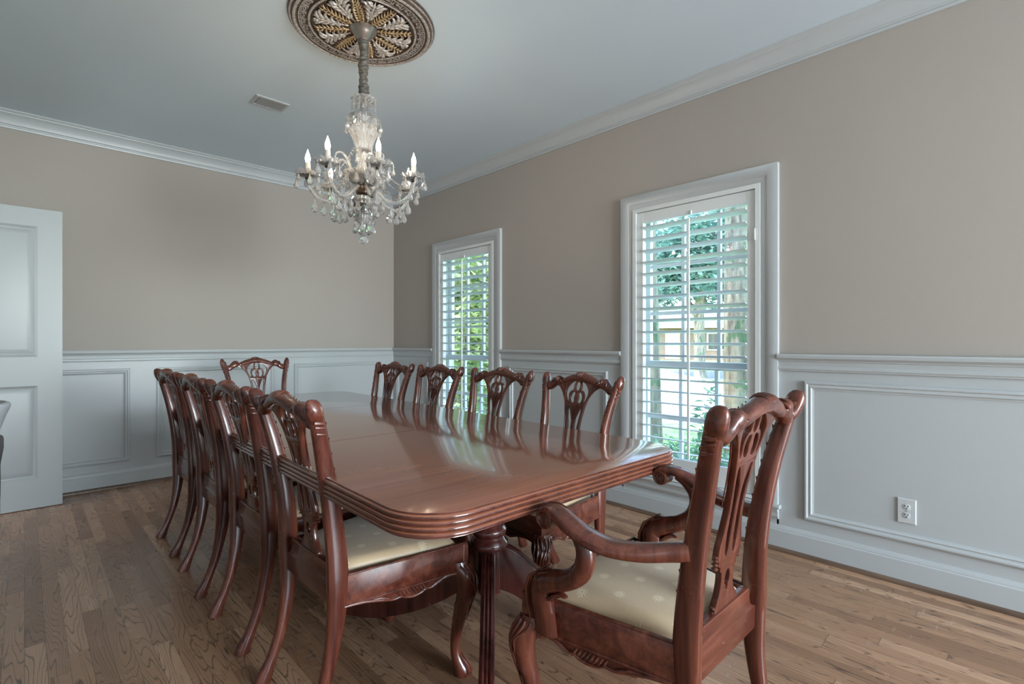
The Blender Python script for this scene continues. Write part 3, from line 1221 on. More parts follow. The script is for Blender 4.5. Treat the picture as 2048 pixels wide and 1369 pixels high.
    for s in (-1, 1):
        for q in range(3):
            ex.sweep([(s * (.120 + .006 * q), -.009, .484 * SZ / .46 - q * .006), (s * (.120 + .006 * q), .014, .484 * SZ / .46 - q * .006)], .0042, n=7)
    bm_build(bm, 'seat_rail', matl, root, 35, ex)

    # ---- cabriole front legs with carved knees and scroll feet
    for s in (-1, 1):
        dv = Vector((s * .66, .75, 0)).normalized()
        sv = Vector((-dv.y, dv.x, 0))
        base = Vector((s * (hw - .026), D - .026, 0))
        tab = [(.402, .000, .031), (.384, .006, .035), (.366, .017, .038), (.345, .026, .0375), (.318, .030, .035), (.285, .026, .0315), (.24, .016, .027), (.19, .005, .0225),
               (.14, -.004, .019), (.10, -.007, .0175), (.072, -.004, .0185), (.052, .004, .022), (.034, .013, .027), (.018, .017, .0285), (.006, .016, .027), (0, .015, .022)]
        zs = [.402 - .402 * i / 39 for i in range(40)]
        toff = [(a, b) for a, b, c_ in reversed(tab)]
        trad = [(a, c_) for a, b, c_ in reversed(tab)]
        mb = MB()
        rr = []
        for z in zs:
            of, r = interp(toff, z), interp(trad, z)
            ring = []
            for q in range(16):
                an = 2 * pi * q / 16
                e = 1 + .10 * cos(an) * (z > .25)
                ring.append(base + dv * (of + r * cos(an) * e) + sv * (r * sin(an)) + Vector((0, 0, z * SZ / .46)))
            rr.append(ring)
        mb.rings(rr)
        for an0, zl in ((0, .19), (26, .225), (-26, .225), (52, .265), (-52, .265), (78, .30), (-78, .30)):
            pts, sz_ = [], []
            for q in range(12):
                tq = q / 11
                z = .392 + (zl - .392) * tq
                an = radians(an0 * (1 - .55 * tq) + 8 * sin(tq * 9))
                of, r = interp(toff, z), interp(trad, z)
                pts.append(base + dv * (of + (r + .0012) * cos(an) * 1.09) + sv * ((r + .0012) * sin(an)) + Vector((0, 0, z * SZ / .46)))
                sz_.append((.0044 * (1 - .75 * tq) + .0006,) * 2)
            mb.sweep(pts, sz_, up=tuple(dv), n=6)
        for an0 in (-40, 0, 40):                            # scrolled toes
            an = radians(an0)
            pts = []
            for z in (.075, .055, .036, .020, .008):
                of, r = interp(toff, z), interp(trad, z)
                pts.append(base + dv * (of + (r + .001) * cos(an)) + sv * ((r + .001) * sin(an)) + Vector((0, 0, z)))
            mb.sweep(pts, [(.002, .002), (.004, .004), (.0055, .0055), (.006, .006), (.004, .004)], up=tuple(dv), n=6)
        # brackets that join the knee to the two rails
        for tdir in (Vector((-s, 0, 0)), Vector((-s * .12, -1, 0)).normalized()):
            q0 = base + tdir * .018 + dv * .012
            mb.sweep([q0 + Vector((0, 0, .350)), q0 + tdir * .022 + Vector((0, 0, .362)), q0 + tdir * .05 + Vector((0, 0, .366)), q0 + tdir * .075 + Vector((0, 0, .362))],
                     [(.016, .013), (.012, .010), (.008, .008), (.004, .004)], up=(0, 0, 1), n=8)
        mb.build('leg', mat, root)

    # ---- upholstered slip seat
    N = 22
    mb = MB()
    vs = []
    hf, hr = hw - .022, rxr - .034
    for j in range(N + 1):
        b_ = -1 + 2 * j / N
        for i in range(N + 1):
            a = -1 + 2 * i / N
            # ease samples towards the rim
            aa = sin(a * pi / 2)
            bb = sin(b_ * pi / 2)
            yy = .016 + (D - .024 - .016) * (bb + 1) / 2
            half_w = hr + (hf - hr) * (bb + 1) / 2
            cr = 1 - .05 * (abs(bb) ** 10)
            e = max(0, 1 - abs(aa) ** 5) ** .5 * max(0, 1 - abs(bb) ** 5) ** .5
            z = SZ - .006 + .022 * min(1, e * 1.6) + .020 * e * (1 - .45 * aa * aa) * (1 - .35 * bb * bb)
            vs.append((aa * half_w * cr, yy, z))
    fs = [(j * (N + 1) + i, j * (N + 1) + i + 1, (j + 1) * (N + 1) + i + 1, (j + 1) * (N + 1) + i) for j in range(N) for i in range(N)]
    rim = [i for i in range(N + 1)] + [j * (N + 1) + N for j in range(1, N + 1)] + [N * (N + 1) + i for i in range(N - 1, -1, -1)] + [j * (N + 1) for j in range(N - 1, 0, -1)]
    k0 = len(vs)
    vs += [(vs[i][0], vs[i][1], SZ - .045) for i in rim]
    m_ = len(rim)
    fs += [(rim[i], k0 + i, k0 + (i + 1) % m_, rim[(i + 1) % m_]) for i in range(m_)]
    fs.append(tuple(k0 + i for i in range(m_)))
    mb.add(vs, fs)
    mb.build('seat', 'seat_damask', root, 60)

    # ---- arms
    if arm:
        for s in (-1, 1):
            P = [(.192, -.006, .672), (.212, .030, .666), (.248, .085, .660), (.278, .145, .663), (.294, .200, .677), (.298, .245, .696), (.292, .285, .710), (.286, .310, .713),
                 (.283, .332, .708), (.282, .345, .696), (.282, .343, .682), (.282, .330, .676)]
            S = [(.018, .021), (.019, .021), (.029, .0185), (.035, .0170), (.034, .0165), (.031, .016), (.028, .015), (.026, .013), (.025, .011), (.024, .010), (.023, .008), (.022, .006)]
            path = catmull([(s * a, b, c_) for a, b, c_ in P], 5)
            n_ = len(path)
            size = []
            for i in range(n_):
                f_ = i / 5
                i0 = min(int(f_), len(S) - 2)
                t_ = f_ - i0
                size.append((S[i0][0] * (1 - t_) + S[i0 + 1][0] * t_, S[i0][1] * (1 - t_) + S[i0 + 1][1] * t_))
            mb = MB()
            # sweep with a fixed horizontal side direction so the scroll can roll under
            rr = []
            for i in range(n_):
                t_ = (path[min(i + 1, n_ - 1)] - path[max(i - 1, 0)]).normalized()
                hd = Vector((path[min(i + 1, n_ - 1)].x - path[max(i - 1, 0)].x, path[min(i + 1, n_ - 1)].y - path[max(i - 1, 0)].y, 0))
                if i > n_ - 24:
                    sd = Vector((1, 0, 0))
                else:
                    sd = Vector((hd.y, -hd.x, 0)).normalized()
                nv = sd.cross(t_).normalized()
                w_, d_ = size[i]
                ring = []
                for q in range(14):
                    an = 2 * pi * (q + .5) / 14
                    ca, sa = cos(an), sin(an)
                    ring.append(path[i] + sd * (abs(ca) ** .7 * (1 if ca > 0 else -1) * w_) + nv * (abs(sa) ** .7 * (1 if sa > 0 else -1) * d_))
                rr.append(ring)
            mb.rings(rr)
            # volute spirals on both cheeks of the scroll, leaf ridges on its top
            for cheek in (-1, 1):
                sp = []
                for q in range(26):
                    an = radians(80 - q * 26)
                    r = .028 - .0225 * q / 25
                    sp.append((s * .282 + cheek * .0205, .322 + r * cos(an), .688 + r * sin(an)))
                mb.sweep(sp, [(.0042 - .002 * q / 25,) * 2 for q in range(26)], up=(1, 0, 0), n=6)
            mb.lathe([(.023, -.0205), (.023, .0205)], 18, (s * .282, .322, .686), Matrix.Rotation(pi / 2, 3, 'Y'))
            for q in range(5):
                xo = (q - 2) * .008
                mb.sweep([(s * .288 + xo, .272, .7215), (s * .285 + xo * 1.05, .305, .7245), (s * .283 + xo, .333, .7195), (s * .282 + xo * .9, .350, .704)],
                         [(.001, .001), (.0034, .0028), (.0036, .003), (.002, .002)], up=(1, 0, 0), n=6)
            mb.build('arm', mat, root)
            mb = MB()
            P = [(.262, .352, .372), (.264, .356, .410), (.268, .360, .455), (.272, .358, .492), (.275, .345, .512), (.277, .308, .531), (.279, .264, .548), (.281, .224, .578), (.283, .207, .618),
                 (.284, .214, .655), (.286, .242, .684), (.288, .276, .697)]
            S = [(.018, .036), (.019, .036), (.024, .036), (.0265, .036), (.027, .032), (.0265, .028), (.025, .026), (.024, .0255), (.023, .025), (.022, .023), (.020, .020), (.016, .014)]
            path = catmull([(s * a, b, c_) for a, b, c_ in P], 5)
            rr = []
            n_ = len(path)
            for i in range(n_):
                t_ = (path[min(i + 1, n_ - 1)] - path[max(i - 1, 0)]).normalized()
                sd = Vector((1, 0, 0))
                nv = sd.cross(t_).normalized()
                f_ = i / 5
                i0 = min(int(f_), len(S) - 2)
                t2 = f_ - i0
                w_ = S[i0][0] * (1 - t2) + S[i0 + 1][0] * t2
                d_ = S[i0][1] * (1 - t2) + S[i0 + 1][1] * t2
                rr.append([path[i] + sd * (w_ * cos(2 * pi * q / 14)) + nv * (d_ * sin(2 * pi * q / 14)) for q in range(14)])
            mb.rings(rr)
            for q in range(6):                               # acanthus leaf on the front of the base
                xo = (q - 2.5) * .0078
                mb.sweep([(s * .268 + xo * .8, .390, .405), (s * .269 + xo, .397, .45), (s * .272 + xo * 1.3, .393, .49), (s * .274 + xo * 1.4, .375, .530), (s * .276 + xo, .342, .556)],
                         [(.0015, .0015), (.0036, .003), (.0042, .0034), (.004, .003), (.0015, .0015)], up=(1, 0, 0), n=6)
            # small spurs: scroll tip on top of the bend and hook at the back of the bend
            mb.sweep([(s * .276, .372, .522), (s * .277, .350, .540), (s * .278, .326, .549), (s * .279, .306, .552)], [(.014, .006), (.019, .009), (.017, .008), (.010, .005)], up=(0, 0, 1), n=8)
            mb.sweep([(s * .274, .325, .478), (s * .276, .306, .494), (s * .277, .288, .502), (s * .277, .272, .500)], [(.014, .008), (.014, .009), (.012, .007), (.007, .004)], up=(0, 0, 1), n=8)
            mb.build('arm_support', mat, root)


SG = 'carved side chairs along the table'
xl, xr = .655, 1.895
ch = thing('dining_chair', 'mahogany side chair on the door side of the table, nearest the camera', 'chair', (xl, 1.60, 0), -pi / 2, SG)
chair_parts(ch, False)
dup(ch, (xl, 2.175, 0), -pi / 2 + .01, 'second mahogany side chair from the camera on the door side of the table')
dup(ch, (xl - .004, 2.745, 0), -pi / 2 - .012, 'third mahogany side chair from the camera on the door side of the table')
dup(ch, (xl + .002, 3.335, 0), -pi / 2 + .008, 'mahogany side chair on the door side, nearest the panelled far wall')
dup(ch, (xr - .03, 1.545, 0), pi / 2 - .05, 'mahogany side chair on the window side of the table, nearest the large window')
dup(ch, (xr + .005, 2.15, 0), pi / 2 + .02, 'mahogany side chair on the window side, third from the room corner')
dup(ch, (xr, 2.75, 0), pi / 2 - .03, 'mahogany side chair on the window side, second from the room corner')
dup(ch, (xr, 3.32, 0), pi / 2, 'mahogany side chair on the window side, nearest the room corner')
AG = 'carved armchairs at the table ends'
ac = thing('dining_armchair', 'large mahogany armchair with chipped scrolled arms at the near end of the table', 'armchair', (1.242, .535, 0), 0, AG)
chair_parts(ac, True)
dup(ac, (1.307, 4.160, 0), pi, 'mahogany armchair at the far end of the table, its back against the white panelled wall')

# ------------------------------------------------------------------ dining table: two pedestals, two ends and one leaf
TC = Vector((1.197, 2.345, 0))
TA = -.022
TH = .750
HX, HY = .570, 1.457
tb = thing('dining_table', 'long polished mahogany pedestal table with a reeded edge and rounded corners', 'table', TC, TA)


def rrect(inset, z, r=.15, n=10):
    hx_, hy_, rr_ = HX - inset, HY - inset, max(r - inset, .02)
    pts = []
    for cx_, cy_, a0 in ((hx_ - rr_, hy_ - rr_, 0), (-hx_ + rr_, hy_ - rr_, 90), (-hx_ + rr_, -hy_ + rr_, 180), (hx_ - rr_, -hy_ + rr_, 270)):
        for q in range(n + 1):
            a = radians(a0 + 90 * q / n)
            pts.append(Vector((cx_ + rr_ * cos(a), cy_ + rr_ * sin(a), z)))
    return pts


prof = [(.035, -.062), (.012, -.062), (.008, -.060)]
zt = -.058
for q in range(4):                       # four reeds
    h = .0125
    for j in range(7):
        a = pi * j / 6
        prof.append((.0065 - .0075 * sin(a) + (.002 if q == 0 else 0), zt + h * (1 - cos(a)) / 2))
    zt += h + .0012
prof += [(.0055, -.003), (.007, -.0008), (.009, 0)]
mbt = MB()
mbt.rings([rrect(i, TH + z) for i, z in prof])
for nm, lo, hi in (('end', -9, -.4725), ('leaf', -.4725, .4725), ('end', .4725, 9)):
    me = bpy.data.meshes.new('tabletop')
    me.from_pydata([tuple(v) for v in mbt.v], [], mbt.f)
    bm = bmesh.new()
    bm.from_mesh(me)
    for lim, sg in ((lo, -1), (hi, 1)):
        if abs(lim) < 5:
            r = bmesh.ops.bisect_plane(bm, geom=bm.verts[:] + bm.edges[:] + bm.faces[:], plane_co=(0, lim - sg * .0024, 0), plane_no=(0, sg, 0), clear_outer=True)
            ed = [e for e in r['geom_cut'] if isinstance(e, bmesh.types.BMEdge)]
            bmesh.ops.contextual_create(bm, geom=ed)
    bmesh.ops.recalc_face_normals(bm, faces=bm.faces)
    bm.to_mesh(me)
    bm.free()
    finish(me, 40)
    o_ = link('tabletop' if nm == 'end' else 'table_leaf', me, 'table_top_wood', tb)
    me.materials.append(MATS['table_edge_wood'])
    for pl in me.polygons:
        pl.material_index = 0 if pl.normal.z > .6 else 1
# frame under the top
mb = MB()
mb.box(-HX + .12, HX - .12, -HY + .3, -HY + .33, TH - .10, TH - .058)
mb.box(-HX + .12, HX - .12, HY - .33, HY - .3, TH - .10, TH - .058)
mb.box(-HX + .12, -HX + .145, -HY + .3, HY - .3, TH - .10, TH - .058)
mb.box(HX - .145, HX - .12, -HY + .3, HY - .3, TH - .10, TH - .058)
mb.build('under_frame', 'mahogany_pedestal', tb)
for ys_ in (-.4725, .4725):                    # dark tongue seen down the joint between the leaves
    MB().box(-HX + .03, HX - .03, ys_ - .010, ys_ + .010, TH - .056, TH - .006).build('leaf_joint', 'seam_dark', tb, smooth=False)


def pedestal(px, py, tips):
    """tips are room coordinates of the caster ends"""
    ra = Matrix.Rotation(-TA, 3, 'Z')
    c = ra @ (Vector((px, py, 0)) - TC)
    mb = MB()
    prof = [(.045, TH - .06), (.06, TH - .075), (.06, TH - .10), (.040, TH - .115), (.036, .60), (.040, .565), (.048, .548), (.050, .535), (.044, .528), (.052, .520), (.060, .508), (.061, .498),
            (.054, .488), (.053, .480), (.062, .470), (.064, .460), (.060, .450), (.054, .444), (.058, .436), (.068, .424), (.070, .414), (.066, .404), (.058, .400), (.050, .398), (.047, .392)]
    mb.lathe(prof, 28, c)
    # reeded shaft below the collar
    ring = []
    for q in range(48):
        a = 2 * pi * q / 48
        ring.append((a, .0455 + .0028 * cos(a * 12)))
    rr = [[c + Vector((r * k_ * cos(a), r * k_ * sin(a), z)) for a, r in ring] for z, k_ in ((.40, 1), (.255, 1), (.250, .9), (.240, .86), (.236, .5))]
    mb.rings(rr)
    ped = mb.build('pedestal', 'mahogany_pedestal', tb)
    for tx, ty in tips:
        tl = ra @ (Vector((tx, ty, 0)) - TC)
        d = tl - c
        L = d.length
        d.normalize()
        sdv = Vector((-d.y, d.x, 0))
        k_ = L / .70
        top = [(.03, .408), (.075, .402), (.125, .372), (.20, .312), (.30, .236), (.40, .182), (.50, .147), (.60, .122), (.665, .110)]
        bot = [(.665, .060), (.58, .056), (.48, .066), (.38, .092), (.28, .130), (.18, .182), (.10, .232), (.03, .258)]
        loop = [(p.x * k_, p.y) for p in catmull([(a, b, 0) for a, b in top], 3)] + [(p.x * k_, p.y) for p in catmull([(a, b, 0) for a, b in bot], 3)]
        bm = cut_mesh([loop], .023, .006, (), lambda u, v, w: c + d * u + sdv * w + Vector((0, 0, v)), 2)
        ex = MB()
        for off in (-.012, 0, .012):                        # reeds along the top edge
            pts = [c + d * (p.x * k_) + sdv * off + Vector((0, 0, p.y)) for p in catmull([(a, b, 0) for a, b in top[1:]], 3)]
            ex.sweep(pts, .0052, up=(0, 0, 1), n=6)
        bm_build(bm, 'leg', 'mahogany_pedestal', ped, 35, ex)
        # brass cap and caster
        mb = MB()
        M = Matrix((( d.x, sdv.x, 0, (c + d * (L - .045)).x), (d.y, sdv.y, 0, (c + d * (L - .045)).y), (0, 0, 1, 0), (0, 0, 0, 1)))
        mb.box(-.01, .045, -.026, .026, .054, .114, M)
        mb.lathe([(.012, .035), (.012, .056)], 10, c + d * (L - .02))
        mb.box(-.02, -.0, .008, .013, .012, .040, Matrix.Translation(d * .018) @ M)
        mb.box(-.02, -.0, -.013, -.008, .012, .040, Matrix.Translation(d * .018) @ M)
        R3 = Matrix(((d.x, 0, sdv.x), (d.y, 0, sdv.y), (0, 1, 0)))
        mb.lathe([(.006, -.008), (.0185, -.007), (.020, -.003), (.020, .003), (.0185, .007), (.006, .008)], 18, c + d * (L - .035) + Vector((0, 0, .0202)), R3)
        mb.build('caster', 'brass', ped)


pedestal(1.197, 1.36, [(.74, .86), (.885, 1.985), (1.68, .95), (1.42, 2.02)])
pedestal(1.235, 3.32, [(1.12, 2.72), (1.17, 3.90), (1.36, 2.74), (1.40, 3.88)])

# ------------------------------------------------------------------ ceiling medallion
MC = Vector((1.243, 2.376, HC))
md = thing('ceiling_medallion', 'round ornate ceiling medallion with gold and silver leaf carving and a greek key border', 'ceiling medallion', MC)
mb = MB()
mb.lathe([(.356, 0), (.356, -.006), (.350, -.012), (.343, -.013), (.340, -.018), (.332, -.024), (.322, -.024), (.318, -.019), (.311, -.018), (.308, -.021), (.304, -.021), (.303, -.016),
          (.268, -.016), (.267, -.022), (.262, -.026), (.256, -.026), (.251, -.020), (.250, -.014), (.09, -.018), (.05, -.022)], 96, (0, 0, 0))
mb.build('plate', 'medallion_ground', md, 50)
for ra_, rb_, z_ in ((.327, .0075, -.023), (.346, .005, -.013), (.259, .0055, -.025), (.3055, .0028, -.021)):
    mb = MB()
    mb.sweep([(ra_ * cos(2 * pi * q / 96), ra_ * sin(2 * pi * q / 96), z_) for q in range(96)], (rb_, rb_ * .6), up=(0, 0, 1), n=8, closed=True)
    mb.build('rim_molding', 'medallion_rim', md)
mb = MB()
NU = 34
key = [(-.5, 0), (-.40, 0), (-.40, 1), (.36, 1), (.36, .30), (-.12, .30), (-.12, .66), (.10, .66)]
key2 = [(.36, 0), (.5, 0)]
for q in range(NU):
    for kk in (key, key2):
        pts = []
        for i in range(len(kk) - 1):
            for j in range(4):
                a_ = kk[i][0] + (kk[i + 1][0] - kk[i][0]) * j / 4
                b_ = kk[i][1] + (kk[i + 1][1] - kk[i][1]) * j / 4
                pts.append((a_, b_))
        pts.append(kk[-1])
        P3 = []
        for a_, b_ in pts:
            an = 2 * pi * (q + a_) / NU
            r = .2735 + b_ * .024
            P3.append((r * cos(an), r * sin(an), -.0175))
        mb.sweep(P3, (.0032, .0034), up=(0, 0, 1), n=4, ex=2)
mb.build('key_band', 'medallion_rim', md, 30)
A0 = radians(8)
for q in range(8):
    # gold wheat ears
    an = A0 + q * pi / 4
    e = Vector((cos(an), sin(an), 0))
    p = Vector((-sin(an), cos(an), 0))
    mb = MB()
    mb.sweep([e * .07 + Vector((0, 0, -.022)), e * .16 + Vector((0, 0, -.027)), e * .238 + Vector((0, 0, -.020))], [(.007, .005), (.006, .006), (.003, .003)], up=(0, 0, 1), n=8)
    for i in range(8):
        r = .083 + i * .0192
        w = .013 + .010 * sin(pi * min(1, (i + 1.5) / 8))
        for s in (-1, 1):
            a0 = e * r + p * (s * .003) + Vector((0, 0, -.023))
            a1 = e * (r + .008) + p * (s * w * .75) + Vector((0, 0, -.031))
            a2 = e * (r + .020) + p * (s * w * 1.2) + Vector((0, 0, -.022))
            mb.sweep([a0, a1, a2], [(.003, .003), (.0052, .0055), (.0010, .0010)], up=(0, 0, 1), n=7)
    mb.build('wheat_ear', 'medallion_gold', md, 60)
    # silver acanthus leaves
    an = A0 + (q + .5) * pi / 4
    e = Vector((cos(an), sin(an), 0))
    p = Vector((-sin(an), cos(an), 0))
    mb = MB()
    mb.sweep([e * .075 + Vector((0, 0, -.021)), e * .15 + Vector((0, 0, -.029)), e * .215 + Vector((0, 0, -.028)), e * .243 + Vector((0, 0, -.019))], [(.004, .004), (.0075, .006), (.006, .005), (.002, .002)], up=(0, 0, 1), n=8)
    for i, (r, w, l) in enumerate(((.105, .016, .03), (.130, .027, .036), (.155, .039, .042), (.182, .052, .046), (.205, .034, .032))):
        for s in (-1, 1):
            pts = [e * r + p * (s * .004) + Vector((0, 0, -.020)), e * (r + l * .45) + p * (s * w * .38) + Vector((0, 0, -.030)), e * (r + l * .85) + p * (s * w * .85) + Vector((0, 0, -.026)),
                   e * (r + l * .75) + p * (s * w * 1.15) + Vector((0, 0, -.019))]
            mb.sweep(catmull(pts, 3), [(.0035 + .0045 * sin(pi * (k_ + 1) / 11), .003 + .003 * sin(pi * (k_ + 1) / 11)) for k_ in range(10)], up=(0, 0, 1), n=7)
            pts = [e * (r + l * .35) + p * (s * w * .3) + Vector((0, 0, -.024)), e * (r + l * .95) + p * (s * w * .45) + Vector((0, 0, -.028)), e * (r + l * 1.05) + p * (s * w * .75) + Vector((0, 0, -.019))]
            mb.sweep(pts, [(.003, .003), (.005, .004), (.001, .001)], up=(0, 0, 1), n=6)
    mb.build('acanthus_leaf', 'medallion_silver', md, 60)

# ------------------------------------------------------------------ crystal chandelier
cd = thing('chandelier', 'crystal chandelier with lit candle bulbs hanging over the dining table', 'chandelier', (MC.x, MC.y, 0))
fwd = Vector((sin(YAW), cos(YAW), 0))
rgt = Vector((cos(YAW), -sin(YAW), 0))


def cdir(deg):
    a = radians(deg)
    return -fwd * cos(a) + rgt * sin(a)


MB().lathe([(.066, HC - .016), (.068, HC - .022), (.062, HC - .030), (.056, HC - .034), (.050, HC - .046), (.038, HC - .062), (.026, HC - .072), (.022, HC - .078), (.012, HC - .079)], 32).build('canopy', 'pewter', cd)
rng = random.Random(4)
mb = MB()
rr = []
NZ = 150
for i in range(NZ + 1):
    z = HC - .072 - (.31) * i / NZ
    tt = i / NZ
    ring = []
    ox, oy = .0035 * sin(tt * 9), .0035 * cos(tt * 7)
    for q in range(18):
        a = 2 * pi * q / 18
        r = .0195 + .0048 * abs(sin(tt * 46 + a * .5 + 1.1 * sin(tt * 23))) + .003 * sin(tt * 16 + 1) + .0018 * sin(tt * 61 + a * 2)
        r *= 1 if i < NZ - 4 else .75
        ring.append(Vector((ox + r * cos(a), oy + r * sin(a), z)))
    rr.append(ring)
mb.rings(rr)
mb.build('cord_sleeve', 'cord_fabric', cd)
mb = MB()
mb.lathe([(.010, 2.372), (.010, 2.34), (.006, 2.33), (.006, 1.72)], 10)
mb.build('stem_rod', 'chrome_rod', cd)


def facet(mb, prof, c, n=8, a0=0.0):
    mb.lathe(prof, n, c, None, a0)


def flute(mb, prof, n=24, lobes=12, amp=.05):
    rr = []
    for r, z in prof:
        rr.append([Vector((r * (1 + amp * cos(lobes * 2 * pi * q / (n * 1.0))) * cos(2 * pi * q / n), r * (1 + amp * cos(lobes * 2 * pi * q / n)) * sin(2 * pi * q / n), z)) for q in range(n)])
    mb.rings(rr)


mb = MB()
flute(mb, [(.012, 2.352), (.034, 2.354), (.056, 2.362), (.062, 2.368), (.060, 2.362), (.036, 2.346), (.020, 2.336), (.016, 2.318), (.022, 2.306), (.012, 2.302)], 48, 12, .06)
mb.build('crown_dish', 'crystal', cd, 25)
mb = MB()
flute(mb, [(.020, 2.304), (.046, 2.296), (.070, 2.276), (.080, 2.250), (.078, 2.222), (.066, 2.190), (.052, 2.160), (.043, 2.130), (.040, 2.108), (.044, 2.100), (.018, 2.096)], 48, 12, .05)
mb.build('urn', 'crystal', cd, 25)
mb = MB()
flute(mb, [(.018, 2.096), (.034, 2.088), (.040, 2.070), (.030, 2.052), (.024, 2.04), (.030, 2.02), (.038, 1.995), (.034, 1.975), (.026, 1.965), (.034, 1.956), (.016, 1.952)], 36, 9, .06)
mb.build('baluster', 'crystal', cd, 25)
mb = MB()
flute(mb, [(.020, 1.955), (.055, 1.962), (.088, 1.974), (.100, 1.985), (.097, 1.976), (.066, 1.945), (.050, 1.93), (.020, 1.926)], 60, 15, .05)
mb.build('receiver_bowl', 'crystal', cd, 25)
MB().lathe([(.012, 1.925), (.030, 1.922), (.033, 1.912), (.030, 1.900), (.038, 1.894), (.036, 1.884), (.018, 1.878)], 24).build('arm_plate', 'aged_bronze', cd)
mb = MB()
flute(mb, [(.014, 1.878), (.052, 1.866), (.066, 1.846), (.058, 1.826), (.036, 1.812), (.028, 1.79), (.040, 1.772), (.044, 1.758), (.034, 1.742), (.018, 1.730), (.010, 1.700), (.012, 1.690), (.004, 1.684)], 36, 9, .05)
mb.build('lower_bowl', 'crystal', cd, 25)


def drop(c, L, w, kind=0):
    """a cut crystal pendant hanging down from c: small octagon bead, then the drop"""
    mb = MB()
    x, y, z = c
    mb.octa((x, y, z - .007), .0062, .007)
    z0 = z - .015
    n = 8
    if kind == 0:      # pear drop
        pr = [(.12, 0), (.22, -.12), (.42, -.34), (.78, -.56), (1, -.72), (.82, -.86), (.4, -.96), (.05, -1)]
    elif kind == 1:    # spear prism
        pr = [(.15, 0), (.55, -.10), (.60, -.18), (.85, -.55), (1, -.72), (.5, -.9), (.04, -1)]
        n = 6
    else:              # round ball
        pr = [(.15, 0), (.6, -.12), (.92, -.34), (1, -.5), (.92, -.66), (.6, -.88), (.1, -1)]
        n = 10
    mb.lathe([(r * w, z0 + q * L) for r, q in pr], n, (x, y, 0), None, rng.random())
    return mb


mb = drop((0, 0, 1.690), .046, .0245, 2)
mb.build('finial_ball', 'crystal', cd, 10)


def strand(p0, p1, sag, n, r=.0055):
    mb = MB()
    for i in range(n):
        t_ = (i + .5) / n
        p = p0.lerp(p1, t_) - Vector((0, 0, sag * 4 * t_ * (1 - t_)))
        mb.octa(p, r, r * 1.05)
    return mb


ARMS = [-72 + 360 / 7 * k_ for k_ in range(7)]
RA = .264
cup_z = 1.950
for ai, ad in enumerate(ARMS):
    e = cdir(ad)
    tang = Vector((-e.y, e.x, 0))
    pts = [(.042, 1.915), (.075, 1.888), (.120, 1.848), (.170, 1.832), (.218, 1.848), (.250, 1.885), (.262, 1.920), (RA, cup_z - .008)]
    path = catmull([e * r + Vector((0, 0, z)) for r, z in pts], 5)
    mb = MB()
    mb.sweep(path, [(.0092, .0092)] * len(path), up=tuple(tang), n=8)
    arm_o = mb.build('arm', 'crystal_arm', cd)
    c = e * RA
    mb = MB()
    rr = []
    for r, z in [(.010, cup_z - .012), (.026, cup_z - .010), (.044, cup_z), (.057, cup_z + .014), (.060, cup_z + .018), (.054, cup_z + .012), (.040, cup_z + .002), (.014, cup_z - .002)]:
        ring = []
        for q in range(40):
            a = 2 * pi * q / 40
            am = 1 + (.07 * cos(10 * a)) * (r > .03)
            ring.append(c + Vector((r * am * cos(a), r * am * sin(a), z + (.004 * cos(10 * a) if r > .05 else 0))))
        rr.append(ring)
    mb.rings(rr)
    mb.build('drip_pan', 'crystal_arm', arm_o, 25)
    MB().lathe([(.009, cup_z - .018), (.013, cup_z - .014), (.013, cup_z - .010), (.009, cup_z - .006)], 14, c).build('pan_collar', 'aged_bronze', arm_o)
    MB().lathe([(.0125, cup_z - .004), (.0128, cup_z + .052), (.0125, cup_z + .064), (.009, cup_z + .066)], 16, c).build('candle_sleeve', 'candle_sleeve', arm_o)
    MB().lathe([(.0085, cup_z + .064), (.0092, cup_z + .069), (.0116, cup_z + .080), (.0122, cup_z + .088), (.0098, cup_z + .101), (.0050, cup_z + .115), (.0022, cup_z + .124), (.0006, cup_z + .130)], 16, c).build('bulb', 'bulb_glow', arm_o)
    for k in range(6):
        a = 2 * pi * (k + .3) / 6 + ai
        q = c + Vector((cos(a) * .054, sin(a) * .054, cup_z + .010))
        big = k % 2 == 0
        drop(q, .058 if big else .036, .0165 if big else .0105, 0 if big else 1).build('pendant', 'crystal', arm_o, 10)
    for r, z, L, w in ((.232, 1.856, .070, .020), (.190, 1.832, .060, .018), (.145, 1.832, .062, .019), (.100, 1.858, .050, .015)):
        drop(e * r + Vector((0, 0, z)), L, w, 0).build('pendant', 'crystal', arm_o, 10)
    strand(e * .245 + Vector((0, 0, 1.885)), e * .095 + Vector((0, 0, 1.975)), .030, 16).build('bead_strand', 'crystal', arm_o, 10)

# tall glass horns between the arms, with their own hanging drops
for ad in [-72 + 360 / 7 * (k_ + .5) for k_ in range(7)]:
    e = cdir(ad)
    tang = Vector((-e.y, e.x, 0))
    path = catmull([e * r + Vector((0, 0, z)) for r, z in ((.040, 1.935), (.060, 1.985), (.082, 2.035), (.110, 2.065), (.138, 2.062), (.148, 2.045))], 4)
    mb = MB()
    mb.sweep(path, [(.0075 - .004 * i / (len(path) - 1),) * 2 for i in range(len(path))], up=tuple(tang), n=7)
    hn_ = mb.build('horn', 'crystal_arm', cd)
    drop(e * .148 + Vector((0, 0, 2.046)), .040, .011, 0).build('pendant', 'crystal', hn_, 10)
for k in range(12):
    a = 2 * pi * k / 12 + .2
    e = Vector((cos(a), sin(a), 0))
    s_ = strand(e * .058 + Vector((0, 0, 2.362)), e * .060 + Vector((0, 0, 2.300)), 0, 6, .0062)
    s_.build('crown_prism', 'crystal', cd, 10)
